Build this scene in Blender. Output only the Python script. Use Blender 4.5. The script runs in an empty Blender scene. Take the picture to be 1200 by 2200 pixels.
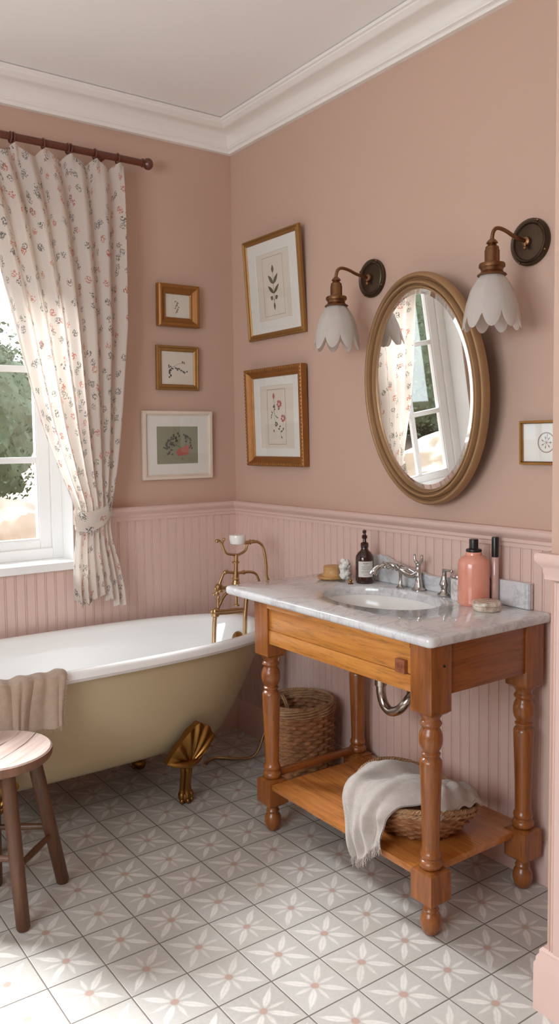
import bpy, bmesh, math, random
from math import sin, cos, pi, sqrt, radians, atan2, hypot
from mathutils import Vector, Matrix
random.seed(7)
scn = bpy.context.scene
C = scn.collection

# ------------------------------------------------------------------ helpers
def lerp(a, b, t): return a + (b - a) * t
def sstep(a, b, x):
    t = max(0.0, min(1.0, (x - a) / (b - a))); return t * t * (3 - 2 * t)
def interp(tab, x):
    if x <= tab[0][0]: return tab[0][1]
    for (a, u), (b, v) in zip(tab, tab[1:]):
        if x <= b: return lerp(u, v, (x - a) / (b - a))
    return tab[-1][1]
def smooth_path(pts, n=6):
    P = [Vector(p) for p in pts]; out = []
    for i in range(len(P) - 1):
        p0 = P[max(i - 1, 0)]; p1 = P[i]; p2 = P[i + 1]; p3 = P[min(i + 2, len(P) - 1)]
        for k in range(n):
            t = k / n
            out.append(.5 * ((2 * p1) + (-p0 + p2) * t + (2 * p0 - 5 * p1 + 4 * p2 - p3) * t * t + (-p0 + 3 * p1 - 3 * p2 + p3) * t ** 3))
    out.append(P[-1]); return out

class B:
    """collects shapes for ONE mesh"""
    def __init__(s): s.bm = bmesh.new(); s.mi = 0
    def _f(s, vs):
        try:
            f = s.bm.faces.new(vs); f.material_index = s.mi; f.smooth = True; return f
        except ValueError: return None
    def box(s, x0, x1, y0, y1, z0, z1, bev=0.0, rot=None):
        t = bmesh.new(); bmesh.ops.create_cube(t, size=1)
        for v in t.verts:
            v.co = Vector((lerp(x0, x1, v.co.x + .5), lerp(y0, y1, v.co.y + .5), lerp(z0, z1, v.co.z + .5)))
        if bev > 0: bmesh.ops.bevel(t, geom=t.edges[:] + t.verts[:], offset=bev, segments=2, affect='EDGES', profile=.6)
        if rot is not None: t.transform(rot)
        s.merge(t, smooth=False); return s
    def merge(s, t, smooth=True):
        m = {}
        for v in t.verts: m[v] = s.bm.verts.new(v.co)
        for f in t.faces:
            try:
                g = s.bm.faces.new([m[v] for v in f.verts]); g.material_index = s.mi; g.smooth = smooth
            except ValueError: pass
        t.free()
    def loft(s, loops, closed=True, cap0=False, cap1=False, wrap=False):
        R = [[s.bm.verts.new(p) for p in l] for l in loops]
        n = len(R[0]); rg = range(n) if closed else range(n - 1)
        prs = list(zip(R, R[1:])) + ([(R[-1], R[0])] if wrap else [])
        for a, b in prs:
            for i in rg:
                j = (i + 1) % n; s._f([a[i], a[j], b[j], b[i]])
        if cap0: s._f(R[0][::-1])
        if cap1: s._f(R[-1])
        return s
    def lathe(s, prof, c=(0, 0, 0), n=32, axis='z', sy=1.0, M=None, cap0=True, cap1=True):
        loops = []
        for r, z in prof:
            l = []
            for k in range(n):
                a = 2 * pi * k / n
                if axis == 'z': p = Vector((r * cos(a), r * sin(a) * sy, z))
                elif axis == 'x': p = Vector((z, r * cos(a), r * sin(a) * sy))
                else: p = Vector((r * cos(a), z, r * sin(a) * sy))
                if M is not None: p = M @ p
                l.append(p + Vector(c))
            loops.append(l)
        return s.loft(loops, True, cap0 and prof[0][0] > 1e-6, cap1 and prof[-1][0] > 1e-6)
    def tube(s, pts, r, n=10, smooth=0, cap=True):
        P = smooth_path(pts, smooth) if smooth else [Vector(p) for p in pts]
        N = len(P); loops = []; up = None
        for i, p in enumerate(P):
            d = (P[min(i + 1, N - 1)] - P[max(i - 1, 0)]).normalized()
            if up is None: up = Vector((0, 0, 1)) if abs(d.z) < .9 else Vector((1, 0, 0))
            a = (up - d * up.dot(d)).normalized(); b = d.cross(a); up = a
            rr = r[min(int(i * len(r) / N), len(r) - 1)] if isinstance(r, list) else (r(i / (N - 1)) if callable(r) else r)
            loops.append([p + a * rr * cos(2 * pi * k / n) + b * rr * sin(2 * pi * k / n) for k in range(n)])
        return s.loft(loops, True, cap, cap)
    def ball(s, c, r, n=16, sc=(1, 1, 1), M=None):
        t = bmesh.new(); bmesh.ops.create_uvsphere(t, u_segments=n, v_segments=max(6, n // 2), radius=r)
        for v in t.verts:
            p = Vector((v.co.x * sc[0], v.co.y * sc[1], v.co.z * sc[2]))
            v.co = (M @ p if M is not None else p) + Vector(c)
        s.merge(t); return s
    def torus(s, c, R, r, axis='z', n=32, m=8, sy=1.0, closed=True):
        loops = []
        for k in range(n):
            a = 2 * pi * k / n; l = []
            for j in range(m):
                b = 2 * pi * j / m; q = R + r * cos(b); h = r * sin(b)
                if axis == 'z': p = (q * cos(a), q * sin(a) * sy, h)
                elif axis == 'x': p = (h, q * cos(a), q * sin(a) * sy)
                else: p = (q * cos(a), h, q * sin(a) * sy)
                l.append(Vector(p) + Vector(c))
            loops.append(l)
        return s.loft(loops, True, wrap=True)
    def poly(s, pts): s._f([s.bm.verts.new(p) for p in pts]); return s
    def prism(s, pts, vec):
        vec = Vector(vec); a = [Vector(p) for p in pts]
        return s.loft([a, [p + vec for p in a]], True, True, True)
    def grid(s, f, nu, nv, uv=None, thick=0.0):
        V = [[s.bm.verts.new(f(i / nu, j / nv)) for j in range(nv + 1)] for i in range(nu + 1)]
        lay = s.bm.loops.layers.uv.verify() if uv else None
        for i in range(nu):
            for j in range(nv):
                g = s._f([V[i][j], V[i + 1][j], V[i + 1][j + 1], V[i][j + 1]])
                if uv and g:
                    for lp, (a, b) in zip(g.loops, ((i, j), (i + 1, j), (i + 1, j + 1), (i, j + 1))): lp[lay].uv = uv(a / nu, b / nv)
        return s

def finish(bm, name, mats, parent, flat):
    bmesh.ops.recalc_face_normals(bm, faces=bm.faces[:])
    me = bpy.data.meshes.new(name); bm.to_mesh(me); bm.free()
    if flat:
        for p in me.polygons: p.use_smooth = False
    else:
        try: me.set_sharp_from_angle(angle=radians(40))
        except Exception: pass
    for m in (mats if isinstance(mats, (list, tuple)) else [mats]): me.materials.append(m)
    o = bpy.data.objects.new(name, me); C.objects.link(o)
    if parent is not None: o.parent = parent
    return o
def obj(name, b, mats, parent=None, flat=False, label=None):
    o = finish(b.bm, name, mats, parent, flat)
    if label: o['label'] = label
    return o
MW = {}
def wobj(name, b, mats, parent, flat=False, label=None):
    """vertices given in room coordinates, stored relative to the parent thing"""
    b.bm.transform(MW[parent.name].inverted())
    o = obj(name, b, mats, parent, flat, label); MW[o.name] = MW[parent.name]; return o
def thing(name, label, cat, loc=(0, 0, 0), rot=(0, 0, 0), group=None):
    o = bpy.data.objects.new(name, None); C.objects.link(o); o.empty_display_size = .05
    o.location = loc; o.rotation_euler = rot; o['label'] = label; o['category'] = cat
    if group: o['group'] = group
    from mathutils import Euler
    MW[o.name] = Matrix.Translation(Vector(loc)) @ Euler(rot).to_matrix().to_4x4()
    return o
def tag(o, label, cat, group=None):
    o['label'] = label; o['category'] = cat
    if group: o['group'] = group
    return o
def struct(name, b, mats, parent=None, flat=True):
    o = obj(name, b, mats, parent, flat)
    if parent is None: o['kind'] = 'structure'
    return o
def copy_tree(o, parent=None):
    c = o.copy(); C.objects.link(c); c.parent = parent
    for ch in [x for x in o.children]: copy_tree(ch, c)
    return c

# ------------------------------------------------------------------ materials
def lin(c):
    return tuple(((x / 255) / 12.92 if x / 255 <= .04045 else ((x / 255 + .055) / 1.055) ** 2.4) for x in c) + (1,)
class G:
    def __init__(s, name):
        s.m = bpy.data.materials.new(name); s.m.use_nodes = True; s.t = s.m.node_tree; s.t.nodes.clear()
        s.out = s.t.nodes.new('ShaderNodeOutputMaterial')
    def n(s, typ, ins=None, **kw):
        nd = s.t.nodes.new('ShaderNode' + typ)
        for k, v in kw.items(): setattr(nd, k, v)
        for k, v in (ins or {}).items():
            sock = nd.inputs[k]
            if isinstance(v, bpy.types.NodeSocket): s.t.links.new(v, sock)
            else: sock.default_value = v
        return nd
    def math(s, op, a, b=0.0, c=0.0): return s.n('Math', {0: a, 1: b, 2: c}, operation=op).outputs[0]
    def mix(s, f, a, b, typ='MIX'):
        nd = s.n('Mix', None, data_type='RGBA', blend_type=typ)
        for idx, v in ((0, f), (6, a), (7, b)):
            if isinstance(v, bpy.types.NodeSocket): s.t.links.new(v, nd.inputs[idx])
            else: nd.inputs[idx].default_value = v
        return nd.outputs[2]
    def ramp(s, f, stops):
        nd = s.n('ValToRGB', {0: f}); e = nd.color_ramp.elements
        while len(e) < len(stops): e.new(.5)
        for el, (p, c) in zip(e, stops): el.position = p; el.color = c if len(c) == 4 else tuple(c) + (1,)
        return nd.outputs[0]
    def rng(s, v, a, b, c=0.0, d=1.0):
        return s.n('MapRange', {0: v, 1: a, 2: b, 3: c, 4: d}, interpolation_type='SMOOTHSTEP').outputs[0]
    def obj(s, scale=(1, 1, 1)):
        tc = s.n('TexCoord'); return s.n('Mapping', {0: tc.outputs['Object'], 3: scale}).outputs[0]
    def noise(s, vec, scale, detail=4, rough=.5, dist=0):
        return s.n('TexNoise', {'Vector': vec, 'Scale': scale, 'Detail': detail, 'Roughness': rough, 'Distortion': dist})
    def bump(s, h, strength=.3, dist=.002): return s.n('Bump', {'Height': h, 'Strength': strength, 'Distance': dist}).outputs[0]
    def bsdf(s, col, rough=.5, metal=0.0, normal=None, **kw):
        ins = {'Base Color': col, 'Roughness': rough, 'Metallic': metal}
        if normal is not None: ins['Normal'] = normal
        ins.update({k.replace('_', ' '): v for k, v in kw.items()})
        nd = s.n('BsdfPrincipled', ins); s.t.links.new(nd.outputs[0], s.out.inputs[0]); s.b = nd; return s.m
def plain(name, c, rough=.5, metal=0.0, nz=0.0, nscale=60, bump=0.0, var=.0, **kw):
    g = G(name); v = g.obj(); col = lin(c); nrm = None
    if var or bump:
        n = g.noise(v, nscale, 5)
        if var: col = g.mix(g.math('MULTIPLY', n.outputs[0], var), col, tuple(x * .45 for x in col[:3]) + (1,))
        if bump: nrm = g.bump(n.outputs[0], bump)
    return g.bsdf(col, rough, metal, nrm, **kw)
def wood(name, c1, c2, axis='z', rough=.32, coat=.3, scale=1.0, c3=None):
    g = G(name); sc = {'x': (1.2, 16, 16), 'y': (16, 1.2, 16), 'z': (16, 16, 1.2)}[axis]
    v = g.obj(tuple(a * scale for a in sc))
    n1 = g.noise(v, 2.2, 6, .6, .6).outputs[0]; n2 = g.noise(v, 9, 6, .7, .2).outputs[0]
    base = g.ramp(n1, [(.3, lin(c1)), (.7, lin(c2))])
    col = g.mix(g.rng(n2, .48, .72, 0, .7), base, lin(c3 or tuple(int(x * .55) for x in c1)))
    return g.bsdf(col, rough, 0, g.bump(n2, .08, .001), Coat_Weight=coat, Coat_Roughness=.15)

paint_wall = (196, 165, 147)
paint_trim = (216, 186, 174)
M = {}
g = G('plaster'); n = g.noise(g.obj(), 3, 4).outputs[0]
M['wall'] = g.bsdf(g.mix(g.rng(n, .3, .7, 0, .12), lin(paint_wall), lin((188, 156, 138))), .75, 0, g.bump(g.noise(g.obj(), 160, 3).outputs[0], .06, .001))
M['trim'] = plain('painted_trim', paint_trim, .42)
g = G('painted_board'); v = g.obj((40, 40, 2)); n = g.noise(v, 2, 4).outputs[0]
M['board'] = g.bsdf(g.mix(g.rng(n, .4, .8, 0, .04), lin(paint_trim), lin((206, 173, 161))), .45)
M['ceiling'] = plain('ceiling_paint', (248, 246, 242), .8)
M['cornice'] = plain('cornice_paint', (238, 233, 226), .6)
M['white'] = plain('white_gloss_paint', (240, 240, 238), .35)
M['enamel'] = plain('white_enamel', (238, 238, 236), .12, Coat_Weight=.5)
M['cream'] = plain('cream_enamel', (190, 174, 140), .33, nscale=4, var=.06)
M['oak_y'] = wood('honey_oak_long', (204, 138, 64), (180, 112, 46), 'y')
M['oak_x'] = wood('honey_oak_side', (158, 92, 42), (120, 64, 28), 'x')
M['oak_z'] = wood('honey_oak_upright', (164, 98, 42), (118, 64, 28), 'z')
M['oak_shelf'] = wood('honey_oak_shelf', (200, 130, 64), (166, 98, 44), 'y', .22, .5)
M['oak_dark'] = wood('worn_oak_mark', (150, 88, 52), (128, 70, 40), 'y', .5, .1)
M['stool_leg'] = wood('dark_stool_wood', (104, 66, 38), (78, 47, 26), 'z', .45, .1)
M['rod'] = wood('walnut_rod', (110, 54, 34), (84, 40, 26), 'x', .35, .2)
M['brass'] = plain('antique_brass', (206, 172, 126), .3, 1.0, nscale=25, var=.5)
M['gold_brass'] = plain('gilded_brass', (170, 124, 66), .35, 1.0, nscale=30, var=.7)
M['bronze'] = plain('aged_bronze', (146, 108, 76), .38, 1.0, nscale=40, var=.5)
M['dark_bronze'] = plain('dark_bronze_plate', (92, 76, 62), .38, .9, nscale=18, var=.5)
M['chrome'] = plain('polished_chrome', (205, 203, 200), .14, 1.0, nscale=90, var=.35)
M['steel'] = plain('brushed_nickel', (186, 176, 166), .22, 1.0)
M['gilt'] = plain('gilt_frame', (168, 124, 70), .42, .55, nscale=35, var=.55)
M['gilt_dark'] = plain('antique_gilt_frame', (168, 112, 56), .45, .5, nscale=28, var=.7, bump=.3)
M['mirror_gilt'] = plain('mirror_gilt', (172, 136, 98), .45, .55, nscale=20, var=.35)
M['cream_frame'] = plain('cream_painted_frame', (222, 206, 188), .5, nscale=30, var=.15)
M['mat_board'] = plain('white_mat_board', (228, 226, 218), .8)
M['paper'] = plain('cream_print_paper', (220, 212, 198), .85, nscale=12, var=.08)
M['sage'] = plain('sage_print_paper', (142, 142, 120), .85, nscale=30, var=.15)
M['ink_green'] = plain('olive_ink', (98, 94, 72), .8)
M['ink_dark'] = plain('dark_green_ink', (74, 82, 74), .8)
M['ink_pink'] = plain('rose_ink', (186, 98, 92), .8)
M['ink_brown'] = plain('sepia_ink', (140, 116, 98), .8)
M['black'] = plain('black_plastic', (26, 22, 22), .3)
M['porcelain'] = plain('white_porcelain', (236, 234, 230), .15)
M['sockets'] = plain('dark_void', (20, 16, 14), .8)
M['amber'] = plain('amber_glass', (52, 24, 14), .08, Coat_Weight=.4)
M['label'] = plain('paper_label', (212, 208, 202), .7)
M['print'] = plain('label_ink', (80, 74, 70), .7)
M['pale_wood'] = wood('pale_boxwood', (206, 160, 104), (188, 140, 86), 'x', .5, .1)
M['cotton'] = plain('white_cotton', (236, 232, 228), .95, nscale=70, bump=.8)
M['rosy'] = plain('pale_rose_glass', (196, 160, 150), .15, Coat_Weight=.4)

# mirror
g = G('mirror_glass'); M['mirror'] = g.bsdf(lin((246, 246, 244)), .0, 1.0)
# clear glass (thin)
def thin_glass(name, tint=(255, 255, 255), refl=.06, rough=.02):
    g = G(name); lw = g.n('LayerWeight', {'Blend': .5}).outputs['Facing']; fr = g.math('ADD', g.math('MULTIPLY', g.math('POWER', lw, 5.0), .7), .035)
    tr = g.n('BsdfTransparent', {0: lin(tint)}); gl = g.n('BsdfGlossy', {'Color': (1, 1, 1, 1), 'Roughness': rough})
    mx = g.n('MixShader', {0: g.math('MULTIPLY', fr, 1.0), 1: tr.outputs[0], 2: gl.outputs[0]}); g.t.links.new(mx.outputs[0], g.out.inputs[0]); return g.m
M['pane'] = thin_glass('window_glass')
M['jar'] = thin_glass('jar_glass', (252, 253, 252))
# frosted lamp glass
g = G('frosted_glass'); v = g.obj((60, 60, 6)); n = g.noise(v, 1.4, 4).outputs[0]
col = g.mix(g.rng(n, .4, .7, 0, .25), lin((246, 243, 238)), lin((226, 218, 210)))
d = g.n('BsdfPrincipled', {'Base Color': col, 'Roughness': .3, 'Transmission Weight': .35, 'IOR': 1.2, 'Normal': g.bump(n, .15)})
t = g.n('BsdfTranslucent', {0: lin((246, 238, 230))}); mx = g.n('MixShader', {0: .45, 1: d.outputs[0], 2: t.outputs[0]})
g.t.links.new(mx.outputs[0], g.out.inputs[0]); M['frost'] = g.m
# pink bottle glass with coloured liquid
g = G('pink_bottle_glass'); v = g.obj((1, 1, 1)); n = g.noise(v, 9, 3).outputs[0]
col = g.mix(g.rng(n, .35, .7, 0, .5), lin((224, 156, 134)), lin((200, 112, 86)))
M['pink'] = g.bsdf(col, .22, 0, None, Subsurface_Weight=.25, Subsurface_Radius=(.04, .015, .01), Coat_Weight=.4)
# marble
g = G('white_marble'); v = g.obj(); w = g.noise(v, 3.0, 8, .62, 1.4).outputs[0]
vein = g.math('ABSOLUTE', g.math('SUBTRACT', w, .5)); veins = g.rng(vein, 0, .03, .32, 0)
w2 = g.noise(v, 1.6, 6, .6, 2.0).outputs[0]; cl = g.rng(w2, .45, .75, 0, .4)
w3 = g.noise(g.obj((1, 7, 1)), 2.2, 5, .6, .8).outputs[0]; vein3 = g.rng(g.math('ABSOLUTE', g.math('SUBTRACT', w3, .52)), 0, .02, .22, 0)
col = g.mix(cl, lin((214, 214, 214)), lin((184, 185, 188))); col = g.mix(veins, col, lin((150, 150, 154))); col = g.mix(vein3, col, lin((128, 128, 134)))
M['marble'] = g.bsdf(col, .1, Coat_Weight=.3)
g = G('stone_soap'); v = g.obj(); w = g.noise(v, 22, 6, .6, 1.5).outputs[0]
M['soap'] = g.bsdf(g.ramp(w, [(.35, lin((160, 136, 114))), (.5, lin((206, 190, 172))), (.62, lin((226, 214, 200)))]), .3)
# stool seat
g = G('weathered_seat'); v = g.obj((1.2, 22, 1)); n = g.noise(v, 3, 6, .6, .3).outputs[0]
cr = g.rng(g.noise(g.obj((1.6, 46, 1)), 1.5, 2, .4).outputs[0], .68, .72)
nm = g.n('NewGeometry').outputs['Normal']; up = g.rng(g.n('SeparateXYZ', {0: nm}).outputs[2], .5, .8)
top = g.mix(cr, g.ramp(n, [(.3, lin((206, 186, 176))), (.7, lin((176, 150, 136)))]), lin((84, 62, 54)))
side = g.ramp(n, [(.3, lin((132, 94, 72))), (.7, lin((104, 72, 54)))])
M['seat'] = g.bsdf(g.mix(up, side, top), .6, 0, g.bump(n, .15))
# linen
def linen(name, c, c2):
    g = G(name); v = g.obj(); w1 = g.n('TexWave', {'Vector': v, 'Scale': 170, 'Distortion': 3, 'Detail': 2}, bands_direction='X').outputs[0]
    w2 = g.n('TexWave', {'Vector': v, 'Scale': 170, 'Distortion': 3, 'Detail': 2}, bands_direction='Z').outputs[0]
    n = g.noise(v, 60, 5).outputs[0]; h = g.math('ADD', w1, w2)
    return g.bsdf(g.mix(g.rng(g.math('MULTIPLY', h, n), .2, 1.0, 0, .6), lin(c), lin(c2)), .95, 0, g.bump(h, .35, .0008), Sheen_Weight=.25)
M['linen'] = linen('grey_linen', (186, 176, 167), (150, 139, 130))
M['linen_tan'] = linen('tan_linen', (180, 158, 138), (146, 124, 106))
# wicker
def wicker(name, c1, c2):
    g = G(name); v = g.obj(); n = g.noise(v, 38, 4).outputs[0]; f = g.noise(g.obj((60, 60, 260)), 1.5, 3).outputs[0]
    return g.bsdf(g.mix(g.rng(f, .4, .7, 0, .4), g.ramp(n, [(.3, lin(c1)), (.7, lin(c2))]), lin((104, 66, 40))), .6, 0, g.bump(f, .3))
M['wicker'] = wicker('brown_wicker', (178, 126, 84), (136, 90, 56))
M['rope'] = wicker('pale_seagrass', (188, 150, 110), (148, 108, 72))

# floor tiles
S, OX, OY = .1586, -1.4388, -1.4916
g = G('floral_tile'); geo = g.n('NewGeometry').outputs['Position']; sp = g.n('SeparateXYZ', {0: geo})
U = g.math('DIVIDE', g.math('SUBTRACT', sp.outputs[0], OX), S); V = g.math('DIVIDE', g.math('SUBTRACT', sp.outputs[1], OY), S)
u = g.math('SUBTRACT', g.math('FRACT', U), .5); vv = g.math('SUBTRACT', g.math('FRACT', V), .5)
cid = g.n('CombineXYZ', {0: g.math('FLOOR', U), 1: g.math('FLOOR', V), 2: 0.0}).outputs[0]
rnd = g.n('TexWhiteNoise', {'Vector': cid}).outputs[0]
wob = g.noise(geo, 26, 3).outputs[0]; wo = g.math('MULTIPLY', g.math('SUBTRACT', wob, .5), .05)
u = g.math('ADD', u, wo); vv = g.math('SUBTRACT', vv, wo)
r = g.math('SQRT', g.math('ADD', g.math('MULTIPLY', u, u), g.math('MULTIPLY', vv, vv)))
th = g.math('ARCTAN2', vv, u)
def petal(off, period, r0, r1, wid, edge=.022):
    a = g.math('SUBTRACT', g.math('FLOORED_MODULO', g.math('ADD', th, off), period), period / 2)
    d = g.math('ABSOLUTE', g.math('MULTIPLY', r, g.math('SINE', a)))
    t = g.n('MapRange', {0: r, 1: r0, 2: r1, 3: 0.0, 4: 1.0}, clamp=True).outputs[0]
    w = g.math('MULTIPLY', g.math('SINE', g.math('MULTIPLY', g.math('POWER', t, .8), pi)), wid)
    return g.rng(g.math('SUBTRACT', w, d), 0, edge), d
pd, dd = petal(0.0, pi / 2, .05, .62, .075, .035)
pa, da = petal(pi / 4, pi / 2, .07, .45, .050, .035)
pk, dk = petal(pi / 8, pi / 4, .12, .34, .030)
line = g.rng(dd, 0, .010, .35, 0)
brush = g.noise(geo, 90, 4, .6).outputs[0]
base = g.mix(g.rng(rnd, 0, 1, 0, .5), lin((184, 181, 175)), lin((168, 163, 155)))
base = g.mix(g.rng(brush, .35, .7, 0, .3), base, lin((202, 198, 190)))
col = g.mix(g.math('MULTIPLY', pk, .5), base, lin((186, 158, 142)))
col = g.mix(g.math('MULTIPLY', pa, g.rng(brush, .2, .6, .5, .85)), col, lin((213, 210, 203)))
col = g.mix(g.math('MULTIPLY', pd, g.rng(brush, .2, .6, .6, .95)), col, lin((217, 214, 207)))
col = g.mix(g.math('MULTIPLY', line, pd), col, lin((170, 160, 148)))
hub = g.rng(r, .055, .085, 1, 0); col = g.mix(g.math('MULTIPLY', hub, .85), col, lin((176, 144, 130)))
dirt = g.noise(geo, 4.5, 5, .6).outputs[0]; col = g.mix(g.rng(dirt, .45, .8, 0, .35), col, lin((160, 146, 130)))
fu = g.math('ABSOLUTE', g.math('SUBTRACT', g.math('FRACT', U), .5)); fv = g.math('ABSOLUTE', g.math('SUBTRACT', g.math('FRACT', V), .5))
gx = g.rng(fu, .488, .494); gy = g.rng(fv, .486, .493); gr = g.math('MAXIMUM', gx, gy)
col = g.mix(gr, col, lin((104, 94, 86)))
h = g.math('SUBTRACT', g.math('MULTIPLY', brush, .12), g.math('MAXIMUM', g.rng(fu, .478, .494), g.rng(fv, .478, .494)))
M['tile'] = g.bsdf(col, g.rng(brush, .3, .7, .34, .5), 0, g.bump(h, .5, .002))

# curtain cloth with scattered flowers (UV in metres)
def cloth_print(name):
    g = G(name); uv = g.n('TexCoord').outputs['UV']
    base = lin((235, 229, 221)); ws = g.noise(g.n('Mapping', {0: uv, 3: (1, 1, 1)}).outputs[0], 260, 3).outputs[0]
    col = g.mix(g.rng(ws, .3, .7, 0, .25), base, lin((218, 212, 205)))
    def layer(col, off, cell, thr, fine, ftr, cols, kp):
        mp = g.n('Mapping', {0: uv, 1: (off, off * .7, 0)}).outputs[0]
        dis = g.noise(mp, 40, 2); dv = g.n('VectorMath', {0: dis.outputs['Color'], 1: (.5, .5, .5)}, operation='SUBTRACT').outputs[0]
        dv = g.n('VectorMath', {0: dv, 'Scale': .022}, operation='SCALE').outputs[0]
        mp2 = g.n('VectorMath', {0: mp, 1: dv}, operation='ADD').outputs[0]
        big = g.n('TexVoronoi', {'Vector': mp2, 'Scale': 1 / cell, 'Randomness': 1.0}, voronoi_dimensions='2D')
        sm = g.n('TexVoronoi', {'Vector': mp2, 'Scale': 1 / fine, 'Randomness': 1.0}, voronoi_dimensions='2D')
        m = g.math('MULTIPLY', g.rng(big.outputs['Distance'], thr * .75, thr, 1, 0), g.rng(sm.outputs['Distance'], ftr * .7, ftr, 1, 0))
        cs = g.n('SeparateColor', {0: big.outputs['Color']})
        keep = g.rng(cs.outputs[1], kp, kp + .02); m = g.math('MULTIPLY', m, keep)
        pc = g.n('ValToRGB', {0: cs.outputs[0]}); pc.color_ramp.interpolation = 'CONSTANT'; e = pc.color_ramp.elements
        while len(e) < len(cols): e.new(.5)
        for i, (el, c) in enumerate(zip(e, cols)): el.position = i / len(cols); el.color = lin(c)
        return g.mix(g.math('MULTIPLY', m, .78), col, pc.outputs[0])
    col = layer(col, .0, .062, .27, .0075, .50, [(196, 92, 66), (84, 92, 82), (120, 122, 104), (206, 122, 98), (84, 82, 84)], .22)
    col = layer(col, 3.3, .085, .20, .006, .46, [(84, 88, 84), (110, 112, 98), (80, 82, 86)], .3)
    d = g.n('BsdfDiffuse', {0: col}); t = g.n('BsdfTranslucent', {0: g.mix(.5, col, lin((250, 240, 232)), 'MULTIPLY')})
    mx = g.n('MixShader', {0: .52, 1: d.outputs[0], 2: t.outputs[0]}); g.t.links.new(mx.outputs[0], g.out.inputs[0]); return g.m
M['curtain'] = cloth_print('floral_curtain_cloth')
# outdoors
M['sand'] = plain('sandy_ground', (150, 130, 112), .9, nscale=1.2, var=.35, bump=.3)
M['rock'] = plain('pale_sandstone', (206, 188, 166), .9, nscale=2.5, var=.35, bump=.5)
M['leaf'] = plain('green_leaf', (110, 124, 92), .7, nscale=9, var=.7, bump=.6)
M['twig'] = plain('brown_twig', (100, 78, 58), .8)

# ------------------------------------------------------------------ the room
WL, WF, H = -3.5, -4.7, 2.83       # left wall, wall behind the camera, ceiling
PX, PY = -.485, -2.135             # projecting wall on the right
WX0, WX1, WZ0, WZ1 = -1.40, -.815, .885, 2.27   # window opening
RAIL = 1.109
struct('floor', B().box(WL - .2, .3, WF - .2, .35, -.1, 0), M['tile'])
struct('ceiling', B().box(WL - .2, .3, WF - .2, .35, H, H + .1), M['ceiling'])
D = .22
V0x, V1x = -3.2, -1.85  # unseen opening added to widen the sun pool on the floor
b = B(); b.box(WL - .2, V0x, 0, D, 0, H); b.box(V1x, WX0, 0, D, 0, H); b.box(V0x, V1x, 0, D, 0, WZ0); b.box(V0x, V1x, 0, D, WZ1 + .1, H); b.box(WX1, .2, 0, D, 0, H); b.box(WX0, WX1, 0, D, 0, WZ0 - .02); b.box(WX0, WX1, 0, D, WZ1, H)
struct('wall_back', b, M['wall'])
struct('wall_right', B().box(0, .2, WF - .2, 0, 0, H), M['wall'])
struct('wall_return', B().box(PX, 0, WF, PY, 0, H), M['wall'])
struct('wall_front', B().box(WL - .2, 0, WF - .2, WF, 0, H), M['wall'])
LY0, LY1, LZ0, LZ1 = -3.4, -1.6, 1.05, 2.35
b = B(); b.box(WL - .2, WL, WF, LY0, 0, H); b.box(WL - .2, WL, LY1, 0, 0, H); b.box(WL - .2, WL, LY0, LY1, 0, LZ0); b.box(WL - .2, WL, LY0, LY1, LZ1, H)
struct('wall_left', b, M['wall'])

# profile helper: sweep a (depth, z) outline along a wall run
def run(prof, a, bb, nrm, b):
    a, bb, nrm = Vector(a), Vector(bb), Vector(nrm)
    b.loft([[p + nrm * d + Vector((0, 0, z)) for d, z in prof] for p in (a, bb)], True, True, True)
def run_path(prof, pts, b):
    """outline swept along a wall line with mitred inside corners; room lies to the right of travel"""
    P = [Vector((x, y, 0)) for x, y in pts]; loops = []
    for i, p in enumerate(P):
        ns = []
        for q0, q1 in ((i - 1, i), (i, i + 1)):
            if 0 <= q0 and q1 < len(P):
                d = (P[q1] - P[q0]).normalized(); ns.append(Vector((d.y, -d.x, 0)))
        nn = ns[0] if len(ns) == 1 else (ns[0] + ns[1]) / (1 + ns[0].dot(ns[1]))
        loops.append([p + nn * d + Vector((0, 0, z)) for d, z in prof])
    b.loft(loops, True, True, True)
wall_line = [(WL, 0), (0, 0), (0, PY), (PX, PY), (PX, WF)]
corn = [(0, 0), (.125, 0), (.125, -.012), (.118, -.016), (.118, -.022), (.110, -.028), (.104, -.034)]
for k in range(9):
    a = k / 8 * pi / 2; corn.append((.096 - .062 * sin(a), -.040 - .050 * (1 - cos(a))))
corn += [(.030, -.094), (.030, -.100), (.022, -.104), (.018, -.110), (.018, -.116), (.008, -.118), (0, -.118)]
corn = [(d * 1.0, H - .004 + z * .93) for d, z in corn]
b = B(); run_path(corn, wall_line, b); struct('trim_1', b, M['cornice'], flat=False)
# chair rail
rail = [(0, -.062), (.016, -.062), (.016, -.050), (.020, -.046), (.020, -.036), (.026, -.030), (.034, -.024), (.040, -.016), (.040, -.006), (.034, .0), (.0, .0)]
rl = [(d, RAIL + z) for d, z in rail]
b = B(); run_path(rl, [(WX1 + .0, 0), (0, 0), (0, PY)], b); struct('trim_2', b, M['trim'], flat=False)
b = B(); run_path([(d * .7, z + .012) for d, z in rl], [(0, PY), (PX, PY), (PX, WF)], b); struct('trim_3', b, M['trim'], flat=False)
b = B(); run_path(rl, [(V1x, 0), (WX0, 0)], b); struct('trim_4', b, M['trim'], flat=False)
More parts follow.
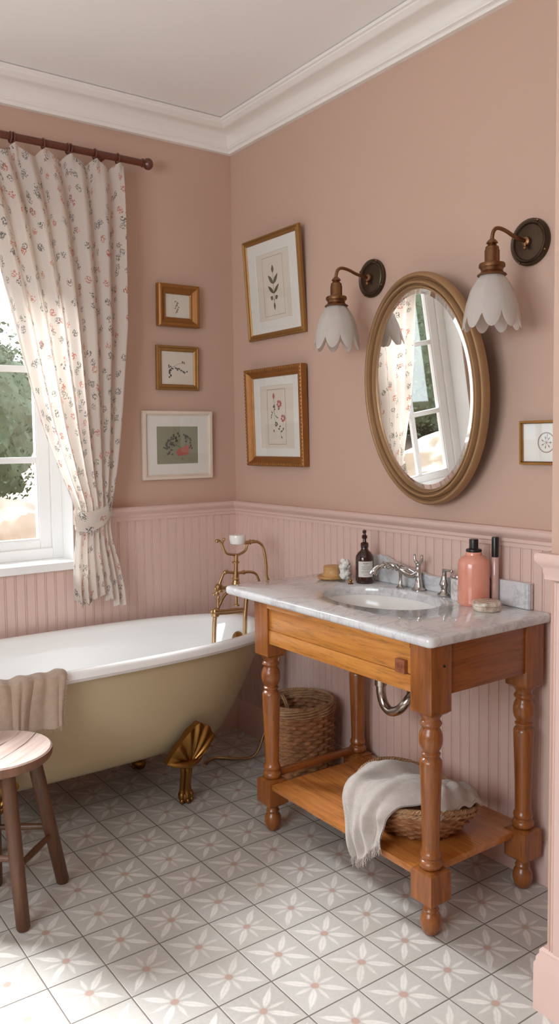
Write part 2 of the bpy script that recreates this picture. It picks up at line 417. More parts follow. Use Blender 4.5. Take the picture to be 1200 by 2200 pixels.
# beadboard panelling
def beadboard(a, bb, nrm, z0, z1, b, pitch=.041):
    a, bb, nrm = Vector(a), Vector(bb), Vector(nrm); L = (bb - a).length; d = (bb - a).normalized(); n = int(round(L / pitch)); p = L / n
    top = []
    for k in range(n):
        s0 = k * p
        for s, h in ((0, .010), (p - .0105, .010), (p - .0093, .0066), (p - .0080, .0088), (p - .0056, .0098), (p - .0032, .0088), (p - .0016, .0066)):
            top.append((s0 + s, h))
    top.append((L, .010))
    lo = [a + d * s + nrm * h + Vector((0, 0, z0)) for s, h in top]; hi = [v + Vector((0, 0, z1 - z0)) for v in lo]
    V0 = [b.bm.verts.new(v) for v in lo]; V1 = [b.bm.verts.new(v) for v in hi]
    for i in range(len(V0) - 1):
        f = b._f([V0[i], V0[i + 1], V1[i + 1], V1[i]])
BT = RAIL - .055
b = B(); beadboard((WX1, 0, 0), (0, 0, 0), (0, -1, 0), .05, BT, b); beadboard((WX0, 0, 0), (WX1, 0, 0), (0, -1, 0), .05, WZ0 - .02, b); beadboard((V1x, 0, 0), (WX0, 0, 0), (0, -1, 0), .05, BT, b); beadboard((WL, 0, 0), (V1x, 0, 0), (0, -1, 0), .05, WZ0 - .02, b)
struct('trim_5', b, M['board'])
b = B(); beadboard((0, 0, 0), (0, PY, 0), (-1, 0, 0), .05, BT, b); struct('trim_6', b, M['board'])
b = B(); beadboard((PX, WF, 0), (PX, PY - .012, 0), (-1, 0, 0), .05, BT, b, .64); struct('trim_7', b, M['board'])
base = [(0, 0), (.024, 0), (.024, .105), (.020, .112), (.020, .120), (.014, .128), (.014, .136), (.008, .142), (0, .142)]
b = B(); run_path(base, [(WL, 0), (0, 0)], b); struct('baseboard_back', b, M['trim'], flat=False)
b = B(); run_path(base, [(0, -.024), (0, PY)], b); struct('baseboard_right', b, M['trim'], flat=False)
b = B(); run_path([(d * .95, z * 1.12) for d, z in base], [(0, PY), (PX, PY), (PX, WF)], b); struct('baseboard_return', b, M['trim'], flat=False)

# window 1 (the one in view)
w1 = bpy.data.objects.new('window_1', None); C.objects.link(w1); w1['kind'] = 'structure'; w1.location = (WX1, 0, WZ0); MW[w1.name] = Matrix.Translation((WX1, 0, WZ0))
YF = .12
b = B()   # reveal lining
b.box(WX1 - .004, WX1, -.002, D, WZ0, WZ1); b.box(WX0, WX0 + .004, -.002, D, WZ0, WZ1); b.box(WX0, WX1, -.002, D, WZ1 - .004, WZ1)
wobj('reveal_lining', b, M['white'], w1, True)
wobj('sill', B().box(WX0 - .0, WX1, -.035, D, WZ0 - .022, WZ0 + .012, .004), M['white'], w1, True)
gx0, gx1, gz0, gz1 = WX0 + .105, WX1 - .105, .985, 2.16
def frame_ring(b, x0, x1, z0, z1, w, y0, y1, bev=.002):
    b.box(x0, x0 + w, y0, y1, z0, z1, bev); b.box(x1 - w, x1, y0, y1, z0, z1, bev)
    b.box(x0 + w, x1 - w, y0, y1, z0, z0 + w, bev); b.box(x0 + w, x1 - w, y0, y1, z1 - w, z1, bev)
b = B(); frame_ring(b, WX0 + .004, WX1 - .004, WZ0 + .012, WZ1 - .004, .045, YF - .004, YF + .07); wobj('window_frame', b, M['white'], w1, True)
b = B(); frame_ring(b, gx0 - .056, gx1 + .056, gz0 - .056, gz1 + .052, .05, YF + .008, YF + .05, .004); frame_ring(b, gx0 - .012, gx1 + .012, gz0 - .012, gz1 + .012, .012, YF + .014, YF + .045, .002); sash = wobj('sash', b, M['white'], w1, True)
for i, z in enumerate((1.322, 1.706, 2.06)[:2]):
    wobj('glazing_bar', B().box(gx0, gx1, YF + .016, YF + .042, z - .013, z + .013, .003), M['white'], w1, True)
mx_ = (gx0 + gx1) / 2
wobj('glazing_bar', B().box(mx_ - .013, mx_ + .013, YF + .0165, YF + .0415, gz0, gz1, .003), M['white'], w1, True)
wobj('pane', B().box(gx0 - .005, gx1 + .005, YF + .028, YF + .031, gz0 - .005, gz1 + .005), M['pane'], w1, True)
# unseen window added further left in this wall to spread sunlight across the floor
w3 = bpy.data.objects.new('added_window_3', None); C.objects.link(w3); w3['kind'] = 'structure'; w3.location = (V0x, 0, WZ0); MW[w3.name] = Matrix.Translation((V0x, 0, WZ0))
b = B(); frame_ring(b, V0x, V1x, WZ0, WZ1 + .1, .06, YF, YF + .06); b.box((V0x + V1x) / 2 - .015, (V0x + V1x) / 2 + .015, YF + .01, YF + .04, WZ0 + .06, WZ1 + .04, .002); wobj('window_frame', b, M['white'], w3, True)
wobj('sill', B().box(V0x, V1x, -.035, D, WZ0 - .022, WZ0 + .001, .004), M['white'], w3, True)
# window 2 in the left wall, out of view, the room's other daylight
w2 = bpy.data.objects.new('window_2', None); C.objects.link(w2); w2['kind'] = 'structure'; w2.location = (WL, LY0, LZ0); MW[w2.name] = Matrix.Translation((WL, LY0, LZ0))
b = B()
for y0, y1, z0, z1 in ((LY0, LY0 + .06, LZ0, LZ1), (LY1 - .06, LY1, LZ0, LZ1), (LY0, LY1, LZ0, LZ0 + .06), (LY0, LY1, LZ1 - .06, LZ1), ((LY0 + LY1) / 2 - .02, (LY0 + LY1) / 2 + .02, LZ0, LZ1)):
    b.box(WL - .12, WL - .06, y0, y1, z0, z1, .003)
wobj('window_frame', b, M['white'], w2, True)

# ------------------------------------------------------------------ bathtub
def tub_loop(oe, os_, z, n=96, cx=-1.0, cy=-.385, L=.87, W=.33, e=2 / 2.7):
    out = []
    for k in range(n):
        a = 2 * pi * k / n; c, s = cos(a), sin(a)
        out.append(Vector((cx + (L - oe) * (abs(c) ** e) * (1 if c > 0 else -1), cy + (W - os_) * (abs(s) ** e) * (1 if s > 0 else -1), z)))
    return out
tub = thing('bathtub', 'cream clawfoot bathtub with white interior standing below the window', 'bathtub', (-1.0, -.385, 0))
outer = [(.40, .30, .182), (.33, .22, .185), (.27, .150, .200), (.235, .115, .225), (.205, .092, .27), (.165, .072, .34), (.12, .055, .42), (.085, .043, .49), (.055, .035, .56), (.038, .030, .585)]
b = B(); b.loft([tub_loop(*p) for p in outer], True, True, False); wobj('outer_shell', b, M['cream'], tub, label='cream painted outside of the tub')
inner = [(.030, .028, .584), (.008, .008, .586), (.0, .0, .598), (.002, .002, .612), (.014, .012, .622), (.03, .028, .625), (.045, .042, .620), (.055, .052, .606), (.062, .058, .58), (.10, .075, .48), (.16, .095, .36), (.215, .125, .27), (.27, .17, .228), (.36, .24, .215), (.6, .32, .212)]
b = B(); b.loft([tub_loop(*p) for p in inner], True, False, True); wobj('rolled_rim_basin', b, M['enamel'], tub, label='white enamel inside and rolled rim')
# overflow
b = B(); Mo = Matrix.Rotation(radians(-68), 3, 'Y')
b.lathe([(0, .012), (.010, .012), (.014, .008), (.022, .006), (.028, .004), (.030, 0), (.030, -.012)], (-.222, -.335, .535), 24, 'z', M=Mo)
for k in range(6):
    a = k * pi / 3; b.ball(Vector((-.222, -.335, .535)) + Mo @ Vector((.017 * cos(a), .017 * sin(a), .007)), .004, 8)
wobj('overflow_cover', b, M['gold_brass'], tub)
# claw feet
def foot(b, x, y, sx=1, sy=1):
    # scallop shell
    ol = [(-.098, .012), (-.082, .042), (-.055, .078), (-.028, .110), (.0, .138), (.022, .150), (.046, .140), (.070, .122), (.088, .096), (.092, .068), (.074, .040), (.050, .012)]
    op = smooth_path([(px, pz, 0) for px, pz in ol], 6); n, m = len(op) - 1, 12; bx, bz0 = -.004, -.008
    def pt(i, j, back):
        rr = j / m; fr = i / n; rib = .5 + .5 * cos(fr * 2 * pi * 6.5); q = op[i]; k_ = rr * (1 + .035 * rib * rr)
        px, pz = bx + (q[0] - bx) * k_, bz0 + (q[1] - bz0) * k_
        dep = .010 + .016 * sin(min(1, rr) * pi * .8) * (.45 + .55 * rib) + .012 * (1 - rr) + .006 * sin(fr * pi) * rr
        return Vector((x + px, y - sy * (dep if not back else -.012) - sy * pz * .20 - sy * .004, .182 + pz))
    for back in (False, True):
        V = [[b.bm.verts.new(pt(i, j, back)) for j in range(m + 1)] for i in range(n + 1)]
        for i in range(n):
            for j in range(m): b._f([V[i][j], V[i + 1][j], V[i + 1][j + 1], V[i][j + 1]])
        if not back: F = V
        else:
            for i in range(n): b._f([F[i][m], F[i + 1][m], V[i + 1][m], V[i][m]])
            for i in (0, n): b._f([F[i][0], F[i][m], V[i][m], V[i][0]])
    # curled lip under the shell
    b.tube([(x - .098, y - sy * .020, .196), (x - .060, y - sy * .034, .186), (x - .015, y - sy * .036, .180), (x + .025, y - sy * .030, .184), (x + .052, y - sy * .018, .196)], lambda t: .005 + .009 * sin(pi * t), 10, 5)
    # fluted leg: three strands
    for k, (dx, dy) in enumerate(((-.014, .0), (.0, -.009), (.014, .0))):
        b.tube([(x + dx * 1.3 - .012, y + sy * .012 + sy * dy, .190), (x + dx * 1.05 - .006, y + sy * .002 + sy * dy, .15), (x + dx, y + sy * .02 + sy * dy, .10), (x + dx * 1.0 + .006, y + sy * .035 + sy * dy, .06), (x + dx * 1.1 + .008, y + sy * .035 + sy * dy, .035)], lambda t: .0125 - .003 * sin(pi * t), 10, 5)
    # ball and toes
    fx, fy = x + .008, y + sy * .045
    b.ball((fx, fy, .026), .026, 18, (1.05, 1.1, 1))
    for dx, dy in ((-.020, -.012), (0, -.020), (.020, -.012)):
        b.ball((fx + dx, fy + sy * dy, .030), .0125, 12, (.9, 1, 1.5)); b.ball((fx + dx * 1.05, fy + sy * dy * 1.2, .012), .010, 10, (.9, 1, 1.1))
for x in (-.635, -1.385):
    for y, sy in ((-.628, 1), (-.142, -1)):
        b = B(); foot(b, x, y, 1, sy); wobj('claw_foot', b, M['gold_brass'], tub, label='gilded shell and claw foot')

# ------------------------------------------------------------------ tub filler
fil = thing('tub_filler', 'brass telephone style bath tap with hand shower at the tub end', 'tap', (-.286, -.45, .22))
Y0 = -.45
def FP(u, v, dy=0.0): return (-.286 + (u - 508) * .00243, Y0 + dy, .892 - (v - 1200) * .00183 - (u - 508) * .0001)
b = B()
b.tube([FP(507, 1184), FP(506, 1226)], .0085, 14); b.lathe([(.010, -.004), (.0155, -.002), (.0155, .004), (.010, .006)], FP(506, 1203), 20)
b.tube([FP(506, 1224), FP(505, 1256)], .013, 16); b.lathe([(.013, -.02), (.018, -.014), (.018, -.008), (.013, 0), (.013, .006), (.017, .010), (.013, .016)], FP(505, 1246), 20)
b.tube([FP(505, 1256), FP(506, 1300)], .006, 12); b.ball(FP(504, 1264), .019, 16, (1.1, 1, .8)); b.lathe([(.012, 0), (.012, .006), (.007, .008)], FP(506, 1303), 16)
col_ = wobj('column', b, M['brass'], fil)
b = B(); b.tube([FP(470, 1151), FP(474, 1152), FP(479, 1160), FP(483, 1174), FP(489, 1182), FP(498, 1184), FP(508, 1186), FP(517, 1183), FP(525, 1177), FP(529, 1168), FP(531, 1157)], .0055, 10, 4)
b.ball(FP(469, 1152), .008, 10); b.ball(FP(483, 1149), .007, 10); b.tube([FP(483, 1149), FP(480, 1160)], .004, 8)
wobj('cradle', b, M['brass'], fil)
b = B(); b.lathe([(0, -.022), (.026, -.022), (.031, -.018), (.0335, -.006), (.0345, .012), (.033, .017), (0, .019)], FP(510, 1149), 28)
hs = wobj('hand_shower', b, M['porcelain'], fil, label='white porcelain hand shower')
b = B(); b.tube([FP(524, 1159), FP(534, 1158), FP(544, 1157)], .008, 12); b.lathe([(.008, -.003), (.012, 0), (.008, .003)], FP(536, 1158), 14, 'x'); wobj('shower_neck', b, M['brass'], hs)
b = B(); b.tube([FP(544, 1157), FP(553, 1159), FP(561, 1168), FP(566, 1185), FP(569, 1215), FP(571, 1246), (-.085, -.45, .74), (-.075, -.455, .60), (-.085, -.46, .45), (-.125, -.465, .28), (-.165, -.455, .13), (-.20, -.43, .035), (-.25, -.36, .010), (-.31, -.30, .009), (-.37, -.31, .009), (-.40, -.345, .009)], .0062, 10, 6)
b.lathe([(.006, -.012), (.010, -.010), (.010, .010), (.006, .012)], (-.105, -.462, .36), 12)
wobj('shower_hose', b, M['brass'], fil)
b = B(); b.tube([FP(506, 1227), FP(494, 1225), FP(484, 1224), FP(480, 1228), FP(474, 1245), FP(470, 1257)], .006, 10, 4)
b.tube([FP(506, 1228), FP(520, 1227), FP(535, 1227), FP(546, 1232), FP(551, 1243), FP(554, 1254), FP(556, 1275)], .0058, 10, 4); b.ball(FP(484, 1224), .009, 10); b.ball(FP(488, 1220), .006, 8)
b.lathe([(.006, -.006), (.010, -.004), (.010, .004), (.006, .006)], FP(521, 1227), 12, 'x')
wobj('cross_arm', b, M['brass'], fil)
b = B(); b.tube([FP(468, 1258), FP(504, 1262), FP(540, 1262)], .008, 12); b.lathe([(.010, -.018), (.015, -.014), (.015, .014), (.010, .018)], FP(471, 1259), 16, 'z'); b.lathe([(.010, -.018), (.015, -.014), (.015, .014), (.010, .018)], FP(540, 1262), 16, 'z')
b.lathe([(.008, -.004), (.012, 0), (.008, .004)], FP(488, 1261), 14, 'x')
wobj('mixer_body', b, M['brass'], fil)
for (u, v, s) in ((471, 1259, -1), (540, 1262, 1)):
    b = B(); c = Vector(FP(u, v)); dvec = Vector((-.03 * 1, -.035, -.010)) if s < 0 else Vector((.02, -.04, -.008))
    b.tube([c, c + dvec * .5, c + dvec], .006, 10); e = c + dvec
    for a in range(4):
        w = Vector((cos(a * pi / 2 + .4) * .6, cos(a * pi / 2 + .4) * -.5, sin(a * pi / 2 + .4))) * .018
        b.tube([e, e + w], .0045, 8); b.ball(e + w, .0065, 10)
    b.ball(e, .009, 12); wobj('cross_handle', b, M['brass'], fil)
b = B(); b.tube([FP(490, 1270), FP(484, 1274), FP(478, 1283), FP(473, 1294), FP(469, 1303)], .0065, 10, 4); b.ball(FP(491, 1270), .010, 12)
b.tube([FP(463, 1311), FP(485, 1312), FP(518, 1312)], .0072, 12); b.tube([FP(470, 1318), FP(485, 1319), FP(518, 1319)], .004, 10)
b.tube([FP(469, 1262), FP(469, 1310)], .0055, 10)
b.ball(FP(464, 1311), .015, 14, (1.1, .9, 1.1)); b.ball(FP(457, 1310), .009, 10); b.lathe([(.011, -.010), (.016, -.006), (.016, .006), (.010, .012)], FP(463, 1318), 14)
wobj('spout_arch', b, M['brass'], fil)
for pts, r in (([FP(463, 1318), FP(461, 1340), FP(460, 1365), FP(459, 1390), FP(459, 1440), (-.405, -.45, .222)], .0088), ([FP(527, 1284), FP(525, 1305), FP(523, 1330), FP(522, 1365), (-.262, -.45, .48), (-.335, -.45, .34), (-.41, -.45, .232)], .0095)):
    b = B(); b.tube(pts, r, 12, 4); b.ball(pts[0], .012, 12); wobj('riser_pipe', b, M['brass'], fil)

# towel on the tub rim
def rim_path(t):
    # (outward distance from rim line, z) from inside tub over the rim and down the outside
    P = [(-.105, .50), (-.085, .58), (-.068, .622), (-.045, .634), (-.02, .634), (.006, .626), (.018, .60), (.022, .56), (.026, .51), (.029, .468)]
    k = t * (len(P) - 1); i = min(int(k), len(P) - 2); f = k - i; return lerp(P[i][0], P[i + 1][0], f), lerp(P[i][1], P[i + 1][1], f)
def towel_pt(s, t):
    x = -1.135 - s * .42; d, z = rim_path(t)
    hang = sstep(.45, 1, t); fold = sin(s * 21 + .6 * sin(s * 9)) * .008 * hang + .006 * abs(sin(s * 33 + 1)) * sstep(.2, .5, t)
    x += hang * (-.028 * (1 - s) + .012 * sin(s * 17)); y = -.715 - d - fold - .004
    return Vector((x, y, z + .004 * sin(s * 26) * sstep(.2, .5, t) * (1 - hang) + .003 * sin(s * 40) - .006 * hang * sin(s * 6)))
tw = thing('bath_towel', 'tan linen towel draped over the tub rim behind the stool', 'towel', (-1.35, -.73, .63))
b = B(); b.grid(lambda s, t: towel_pt(s, t), 90, 46); b.grid(lambda s, t: towel_pt(s, t) + Vector((0, .0035 if t > .5 else 0, -.004 if t < .6 else 0)), 90, 46)
wobj('cloth', b, M['linen_tan'], tw)
b = B()
for k in range(90):
    s = k / 89; p = towel_pt(s, 1.0); q = p + Vector((random.uniform(-.004, .004), random.uniform(-.002, .001), -random.uniform(.008, .02))); b.tube([p, (p + q) / 2 + Vector((random.uniform(-.002, .002), 0, 0)), q], .0007, 4)
for k in range(60):
    t = k / 59; p = towel_pt(0, lerp(.3, 1, t)); q = p + Vector((random.uniform(.002, .007), random.uniform(-.003, 0), -random.uniform(0, .006))); b.tube([p, q], .0007, 4)
wobj('fringe', b, M['linen_tan'], tw)

# ------------------------------------------------------------------ stool
st = thing('wooden_stool', 'round wooden stool with cracked pale seat in front of the tub', 'stool', (-1.433, -.918, 0), (0, 0, radians(38)))
SR = .163
b = B(); b.lathe([(0, .489), (.06, .489), (.10, .490), (SR - .03, .493), (SR - .012, .498), (SR - .005, .499), (SR, .495), (SR + .001, .485), (SR - .001, .474), (SR - .008, .467), (.05, .464), (0, .464)], (0, 0, 0), 64)
obj('seat', b, M['seat'], st, label='pale weathered round seat with dark cracks')
feet = []
Rz = Matrix.Rotation(-radians(38), 3, 'Z')
for f in ((-1.408, -1.03), (-1.222, -.848), (-1.40, -.74), (-1.58, -.90)):
    feet.append(Rz @ Vector((f[0] + 1.435, f[1] + .905, 0)))
tops = [Rz @ Vector((x + 1.435, y + .905, .468)) for x, y in ((-1.425, -.985), (-1.325, -.905), (-1.42, -.82), (-1.52, -.905))]
for f, t in zip(feet, tops):
    b = B(); b.tube([t, t.lerp(f, .2), t.lerp(f, .55), t.lerp(f, .985), f], lambda q: .0215 - .0035 * abs(q - .3) - (.003 if q > .99 else 0), 20); obj('leg', b, M['stool_leg'], st)
for i, j, q in ((0, 1, .62), (1, 2, .56), (2, 3, .62), (3, 0, .56)):
    b = B(); a = tops[i].lerp(feet[i], q); c = tops[j].lerp(feet[j], q); b.tube([a, a.lerp(c, .5), c], lambda t: .008 + .003 * sin(pi * t), 12); obj('stretcher', b, M['stool_leg'], st)

# ------------------------------------------------------------------ washstand
ws = thing('washstand', 'honey oak washstand with turned legs standing against the right wall', 'washstand', (-.28, -1.36, 0))
XF, XB, YN, YR = -.4825, -.080, -1.747, -.972      # leg centres
HW = .040
legprof = [(0, .020), (.016, .0), (.021, .004), (.027, .016), (.0305, .030), (.030, .044), (.026, .056), (.021, .064), (.0225, .068), (.0235, .072), (.021, .076), (.018, .088), (.018, .098), (.021, .108), (.026, .114), (.029, .118)]
upprof = [(.030, .196), (.032, .200), (.033, .206), (.031, .213), (.026, .217), (.0255, .222), (.029, .226), (.030, .232), (.0285, .238), (.025, .243), (.0245, .26), (.026, .33), (.029, .42), (.0312, .475), (.0318, .492), (.031, .500), (.027, .506), (.0225, .510), (.023, .514), (.027, .517), (.027, .521), (.0225, .525), (.024, .530), (.029, .538), (.0325, .550), (.0335, .562), (.0325, .574), (.029, .585), (.025, .592), (.0245, .597), (.029, .601), (.031, .606), (.029, .611), (.0255, .615), (.0255, .622), (.030, .628), (.033, .636)]
legprof = [(r, z) for r, z in legprof[1:]]
def chamfer_block(b, x, y, z0, z1, w, ch, n_=4):
    def sq(h, z): return [Vector((x + sx * h, y + sy * h, z)) for sx, sy in ((-1, -1), (1, -1), (1, 1), (-1, 1))]
    b.loft([sq(w - ch, z0), sq(w, z0 + ch * .9), sq(w, z1 - ch * .5), sq(w - ch * .9, z1)], True, True, True)
ends = []
for x, y in ((XF, YN), (XF, YR), (XB, YN), (XB, YR)):
    b = B(); b.lathe(legprof, (x, y, 0), 36)
    chamfer_block(b, x, y, .092, .192, .0395, .012); b.lathe([(r, z) for r, z in upprof], (x, y, 0), 36)
    b.box(x - HW, x + HW, y - HW, y + HW, .648, .829, .0025); chamfer_block(b, x, y, .634, .66, .0395, .009)
    wobj('leg', b, M['oak_z'], ws)
b = B(); b.box(XF - HW + .006, XF - HW + .028, YN + HW, YR - HW, .688, .736, .0015); b.box(XF - HW + .008, XF - HW + .028, YN + HW, YR - HW, .7385, .812, .0015); b.box(XF - HW + .012, XF - HW + .028, YN + HW, YR - HW, .73, .745)
ap = wobj('front_apron', b, M['oak_y'], ws)
b = B(); b.box(XF - HW - .003, XF - HW + .024, YN + HW, YR - HW, .814, .829, .004); wobj('top_rail', b, M['oak_y'], ws)
wobj('side_apron', B().box(XF + HW, XB - HW, YN - HW + .006, YN - HW + .028, .688, .829, .0015), M['oak_x'], ws)
wobj('side_apron', B().box(XF + HW, XB - HW, YR + HW - .028, YR + HW - .006, .688, .829, .0015), M['oak_x'], ws)
wobj('back_apron', B().box(XB + HW - .028, XB + HW - .006, YN + HW, YR - HW, .70, .829, .0015), M['oak_y'], ws)
wobj('shelf_board', B().box(XF - .030, XB + .032, YN + .006, YR - .04, .163, .184, .003), M['oak_shelf'], ws)
wobj('shelf_rail', B().box(XF + .030, XB - .02, YR - .012, YR + .012, .192, .214, .002), M['oak_x'], ws)
b = B(); b.box(XF - HW - .006, XF - HW + .012, -1.690, -1.652, .737, .776, .002)
bl = wobj('carved_block', b, M['oak_dark'], ws, label='small carved square block at the apron end')
b = B()
for k, (y, z, w, h) in enumerate(((-1.664, .766, .010, .003), (-1.664, .756, .003, .012), (-1.677, .766, .008, .003), (-1.680, .757, .003, .012), (-1.671, .744, .018, .003), (-1.672, .755, .006, .003), (-1.672, .748, .003, .006))):
    b.box(XF - HW - .0075, XF - HW - .005, y - w / 2, y + w / 2, z - h / 2, z + h / 2, .0005)
wobj('carved_mark', b, M['oak_dark'], bl)
b = B(); b.lathe([(.0035, 0), (.0035, .002), (.001, .0025)], (0, 0, 0), 10)
b.bm.transform(Matrix.Translation((XF + .01, YN - HW - .0005, .772)) @ Matrix.Rotation(radians(90), 4, 'X')); wobj('peg', b, M['sockets'], ws)

# ---- marble top with undermount basin
mt = thing('marble_worktop', 'white veined marble washstand top with oval basin cutout', 'worktop', (-.28, -1.28, .83))
X0, X1, Y0t, Y1t = -.540, -.012, -1.800, -.757
SX, SY, SA, SB = -.246, -1.285, .232, .156
def rrect(inset, z, rad=.022, n=16, m=40):
    x0, x1, y0, y1 = X0 + inset, X1 - inset, Y0t + inset, Y1t - inset; rad = max(rad - inset, .004); out = []
    cs = [((x1 - rad, y1 - rad), 0), ((x0 + rad, y1 - rad), 90), ((x0 + rad, y0 + rad), 180), ((x1 - rad, y0 + rad), 270)]
    for i, ((cx, cy), a0) in enumerate(cs):
        for k in range(n + 1):
            a = radians(a0 + 90 * k / n); out.append(Vector((cx + rad * cos(a), cy + rad * sin(a), z)))
        nx = cs[(i + 1) % 4]; a1 = radians(nx[1]); p = out[-1]; q = Vector((nx[0][0] + rad * cos(a1), nx[0][1] + rad * sin(a1), z))
        for k in range(1, m): out.append(p.lerp(q, k / m))
    return out
ref = rrect(0, 0)
def oval(off, z, ca=None):
    out = []
    for p in ref:
        a = atan2((p.y - SY) / SA, (p.x - SX) / SB); out.append(Vector((SX + (SB + off) * cos(a), SY + (SA + off) * sin(a), z)))
    return out
b = B()
mid = [p.lerp(q, .5) for p, q in zip(oval(.0, .86), rrect(.012, .86))]
b.loft([oval(.0, .8305), oval(0, .852), oval(.002, .857), oval(.006, .86), mid, rrect(.010, .86), rrect(.004, .858), rrect(.0, .853), rrect(0, .840), rrect(.003, .834), rrect(.008, .8305)], True, wrap=True)
wobj('marble_slab', b, M['marble'], mt)
# splashback with shaped top
b = B(); prof = []
for k in range(73):
    y = -1.012 - k / 72 * (1.728 - 1.012); d = -y - 1.012
    z = .955 - .030 * sstep(.03, .20, d) + .006 * sin(min(1, d / .1) * pi) - .012 * sstep(.22, .30, d) + .012 * sstep(.36, .42, d) + .016 * sstep(.40, .47, d)
    prof.append((y, z))
pts = [Vector((-.036, -1.728, .8602)), Vector((-.036, -1.012, .8602))] + [Vector((-.036, y, z)) for y, z in prof]
b.prism(pts, (.020, 0, 0)); bmesh.ops.bevel(b.bm, geom=[e for e in b.bm.edges if all(abs(v.co.x + .036) < 1e-5 for v in e.verts)], offset=.003, segments=2, affect='EDGES')
wobj('splashback', b, M['marble'], mt, True)
b = B(); lp = [oval(.004, .8295), oval(.0035, .822)]
for k in range(1, 9):
    a = k / 8 * pi / 2; f = cos(a) ** .75
    lp.append([Vector((SX + (p.x - SX) * max(f, .06), SY + (p.y - SY) * max(f, .06), .822 - .115 * sin(a))) for p in oval(.0035, 0)])
b.loft(lp, True, False, True); bas = wobj('basin', b, M['porcelain'], mt, label='white porcelain undermount basin')
wobj('drain', B().lathe([(0, .004), (.012, .004), (.020, .002), (.021, 0)], (SX, SY, .708), 20), M['chrome'], bas)
# trap
tr = thing('sink_trap', 'curved nickel waste pipe under the washstand', 'pipe', (-.19, -1.26, .45))
b = B(); b.tube([(-.20, -1.235, .70), (-.20, -1.235, .55), (-.20, -1.238, .505), (-.20, -1.255, .470), (-.20, -1.285, .457), (-.195, -1.320, .470), (-.185, -1.345, .500), (-.15, -1.352, .530), (-.08, -1.352, .535), (-.014, -1.352, .535)], .0165, 18, 6)
b.lathe([(.017, 0), (.021, .002), (.021, .022), (.017, .024)], (-.20, -1.235, .535), 20)
b.lathe([(.017, -.016), (.022, -.013), (.022, .013), (.017, .016)], (-.155, -1.352, .528), 20, 'x')
b.lathe([(.017, 0), (.034, 0), (.036, .003), (.030, .008), (.017, .010)], (-.024, -1.352, .535), 24, 'x')
wobj('pipe_bend', b, M['steel'], tr)

# ------------------------------------------------------------------ basin tap
tp = thing('basin_tap', 'ornate chrome basin tap with curved spout on the marble top', 'tap', (-.062, -1.25, .8602))
b = B()
cX, cY = -.060, -1.278
b.lathe([(0, 0), (.024, 0), (.025, .004), (.020, .008), (.014, .014), (.011, .030), (.0095, .045), (.012, .052), (.0095, .058), (.011, .070), (.009, .082), (.0, .085)], (cX, cY, .8605), 20)
b.lathe([(0, 0), (.016, 0), (.017, .004), (.010, .009), (.007, .020), (.0055, .040), (.007, .056), (.010, .066), (.0, .072)], (-.078, -1.208, .8605), 18)
b.tube([(cX, cY - .006, .868), (cX, cY - .002, .90), (cX, cY + .004, .925)], lambda t: .012 - .004 * t, 10, 4)
wobj('tap_base', b, M['chrome'], tp)
b = B()
b.tube([(cX, cY, .925), (-.066, -1.255, .912), (-.072, -1.232, .915), (-.080, -1.208, .930), (-.092, -1.180, .941), (-.110, -1.165, .943), (-.128, -1.155, .935), (-.142, -1.150, .920), (-.148, -1.148, .908)], lambda t: .0115 - .003 * t, 12, 5)
b.tube([(-.080, -1.215, .935), (-.078, -1.245, .935), (-.066, -1.268, .922)], .006, 10, 4)
for k in range(5): b.torus((-.078 - k * .011, -1.214 + k * .012, .932 + .003 * k), .0115, .0022, 'x', 16, 6)
wobj('spout', b, M['chrome'], tp)
b = B()
b.tube([(-.126, -1.158, .940), (-.138, -1.146, .936), (-.152, -1.138, .920), (-.158, -1.134, .908)], lambda t: .004 + .002 * sin(pi * t), 8, 4)
b.tube([(-.124, -1.160, .937), (-.142, -1.156, .928), (-.156, -1.154, .910)], lambda t: .004 + .002 * sin(pi * t), 8, 4)
wobj('leaf_tip', b, M['chrome'], tp)
b = B(); b.ball((cX, cY, .950), .010, 12, (1, 1, 1.3))
for dy in (-1, 1):
    b.tube([(cX, cY, .952), (cX, cY + dy * .010, .958), (cX, cY + dy * .017, .970), (cX, cY + dy * .018, .982)], lambda t: .007 - .003 * t, 10, 4); b.ball((cX, cY + dy * .018, .983), .0048, 8)
b.ball((cX - .008, cY, .960), .007, 10)
wobj('handle', b, M['chrome'], tp)
lv = thing('lever_tap', 'small chrome lever tap between spout and pink bottle', 'tap', (-.070, -1.410, .8602))
b = B(); b.lathe([(0, 0), (.022, 0), (.024, .005), (.021, .010), (.013, .016), (.011, .024), (.014, .034), (.015, .042), (.011, .052), (.008, .060), (.0075, .085), (.009, .092), (.0, .094)], (0, 0, .0003), 20); obj('tap_base', b, M['chrome'], lv)
b = B(); b.tube([(0, .0, .088), (0, -.02, .089), (0, -.028, .089), (.0, -.032, .089)], .0042, 10, 3); b.ball((0, -.033, .089), .0055, 10); b.tube([(0, .0, .085), (0, .014, .050), (0, .019, .035)], .0035, 8, 4); obj('lever', b, M['chrome'], lv)

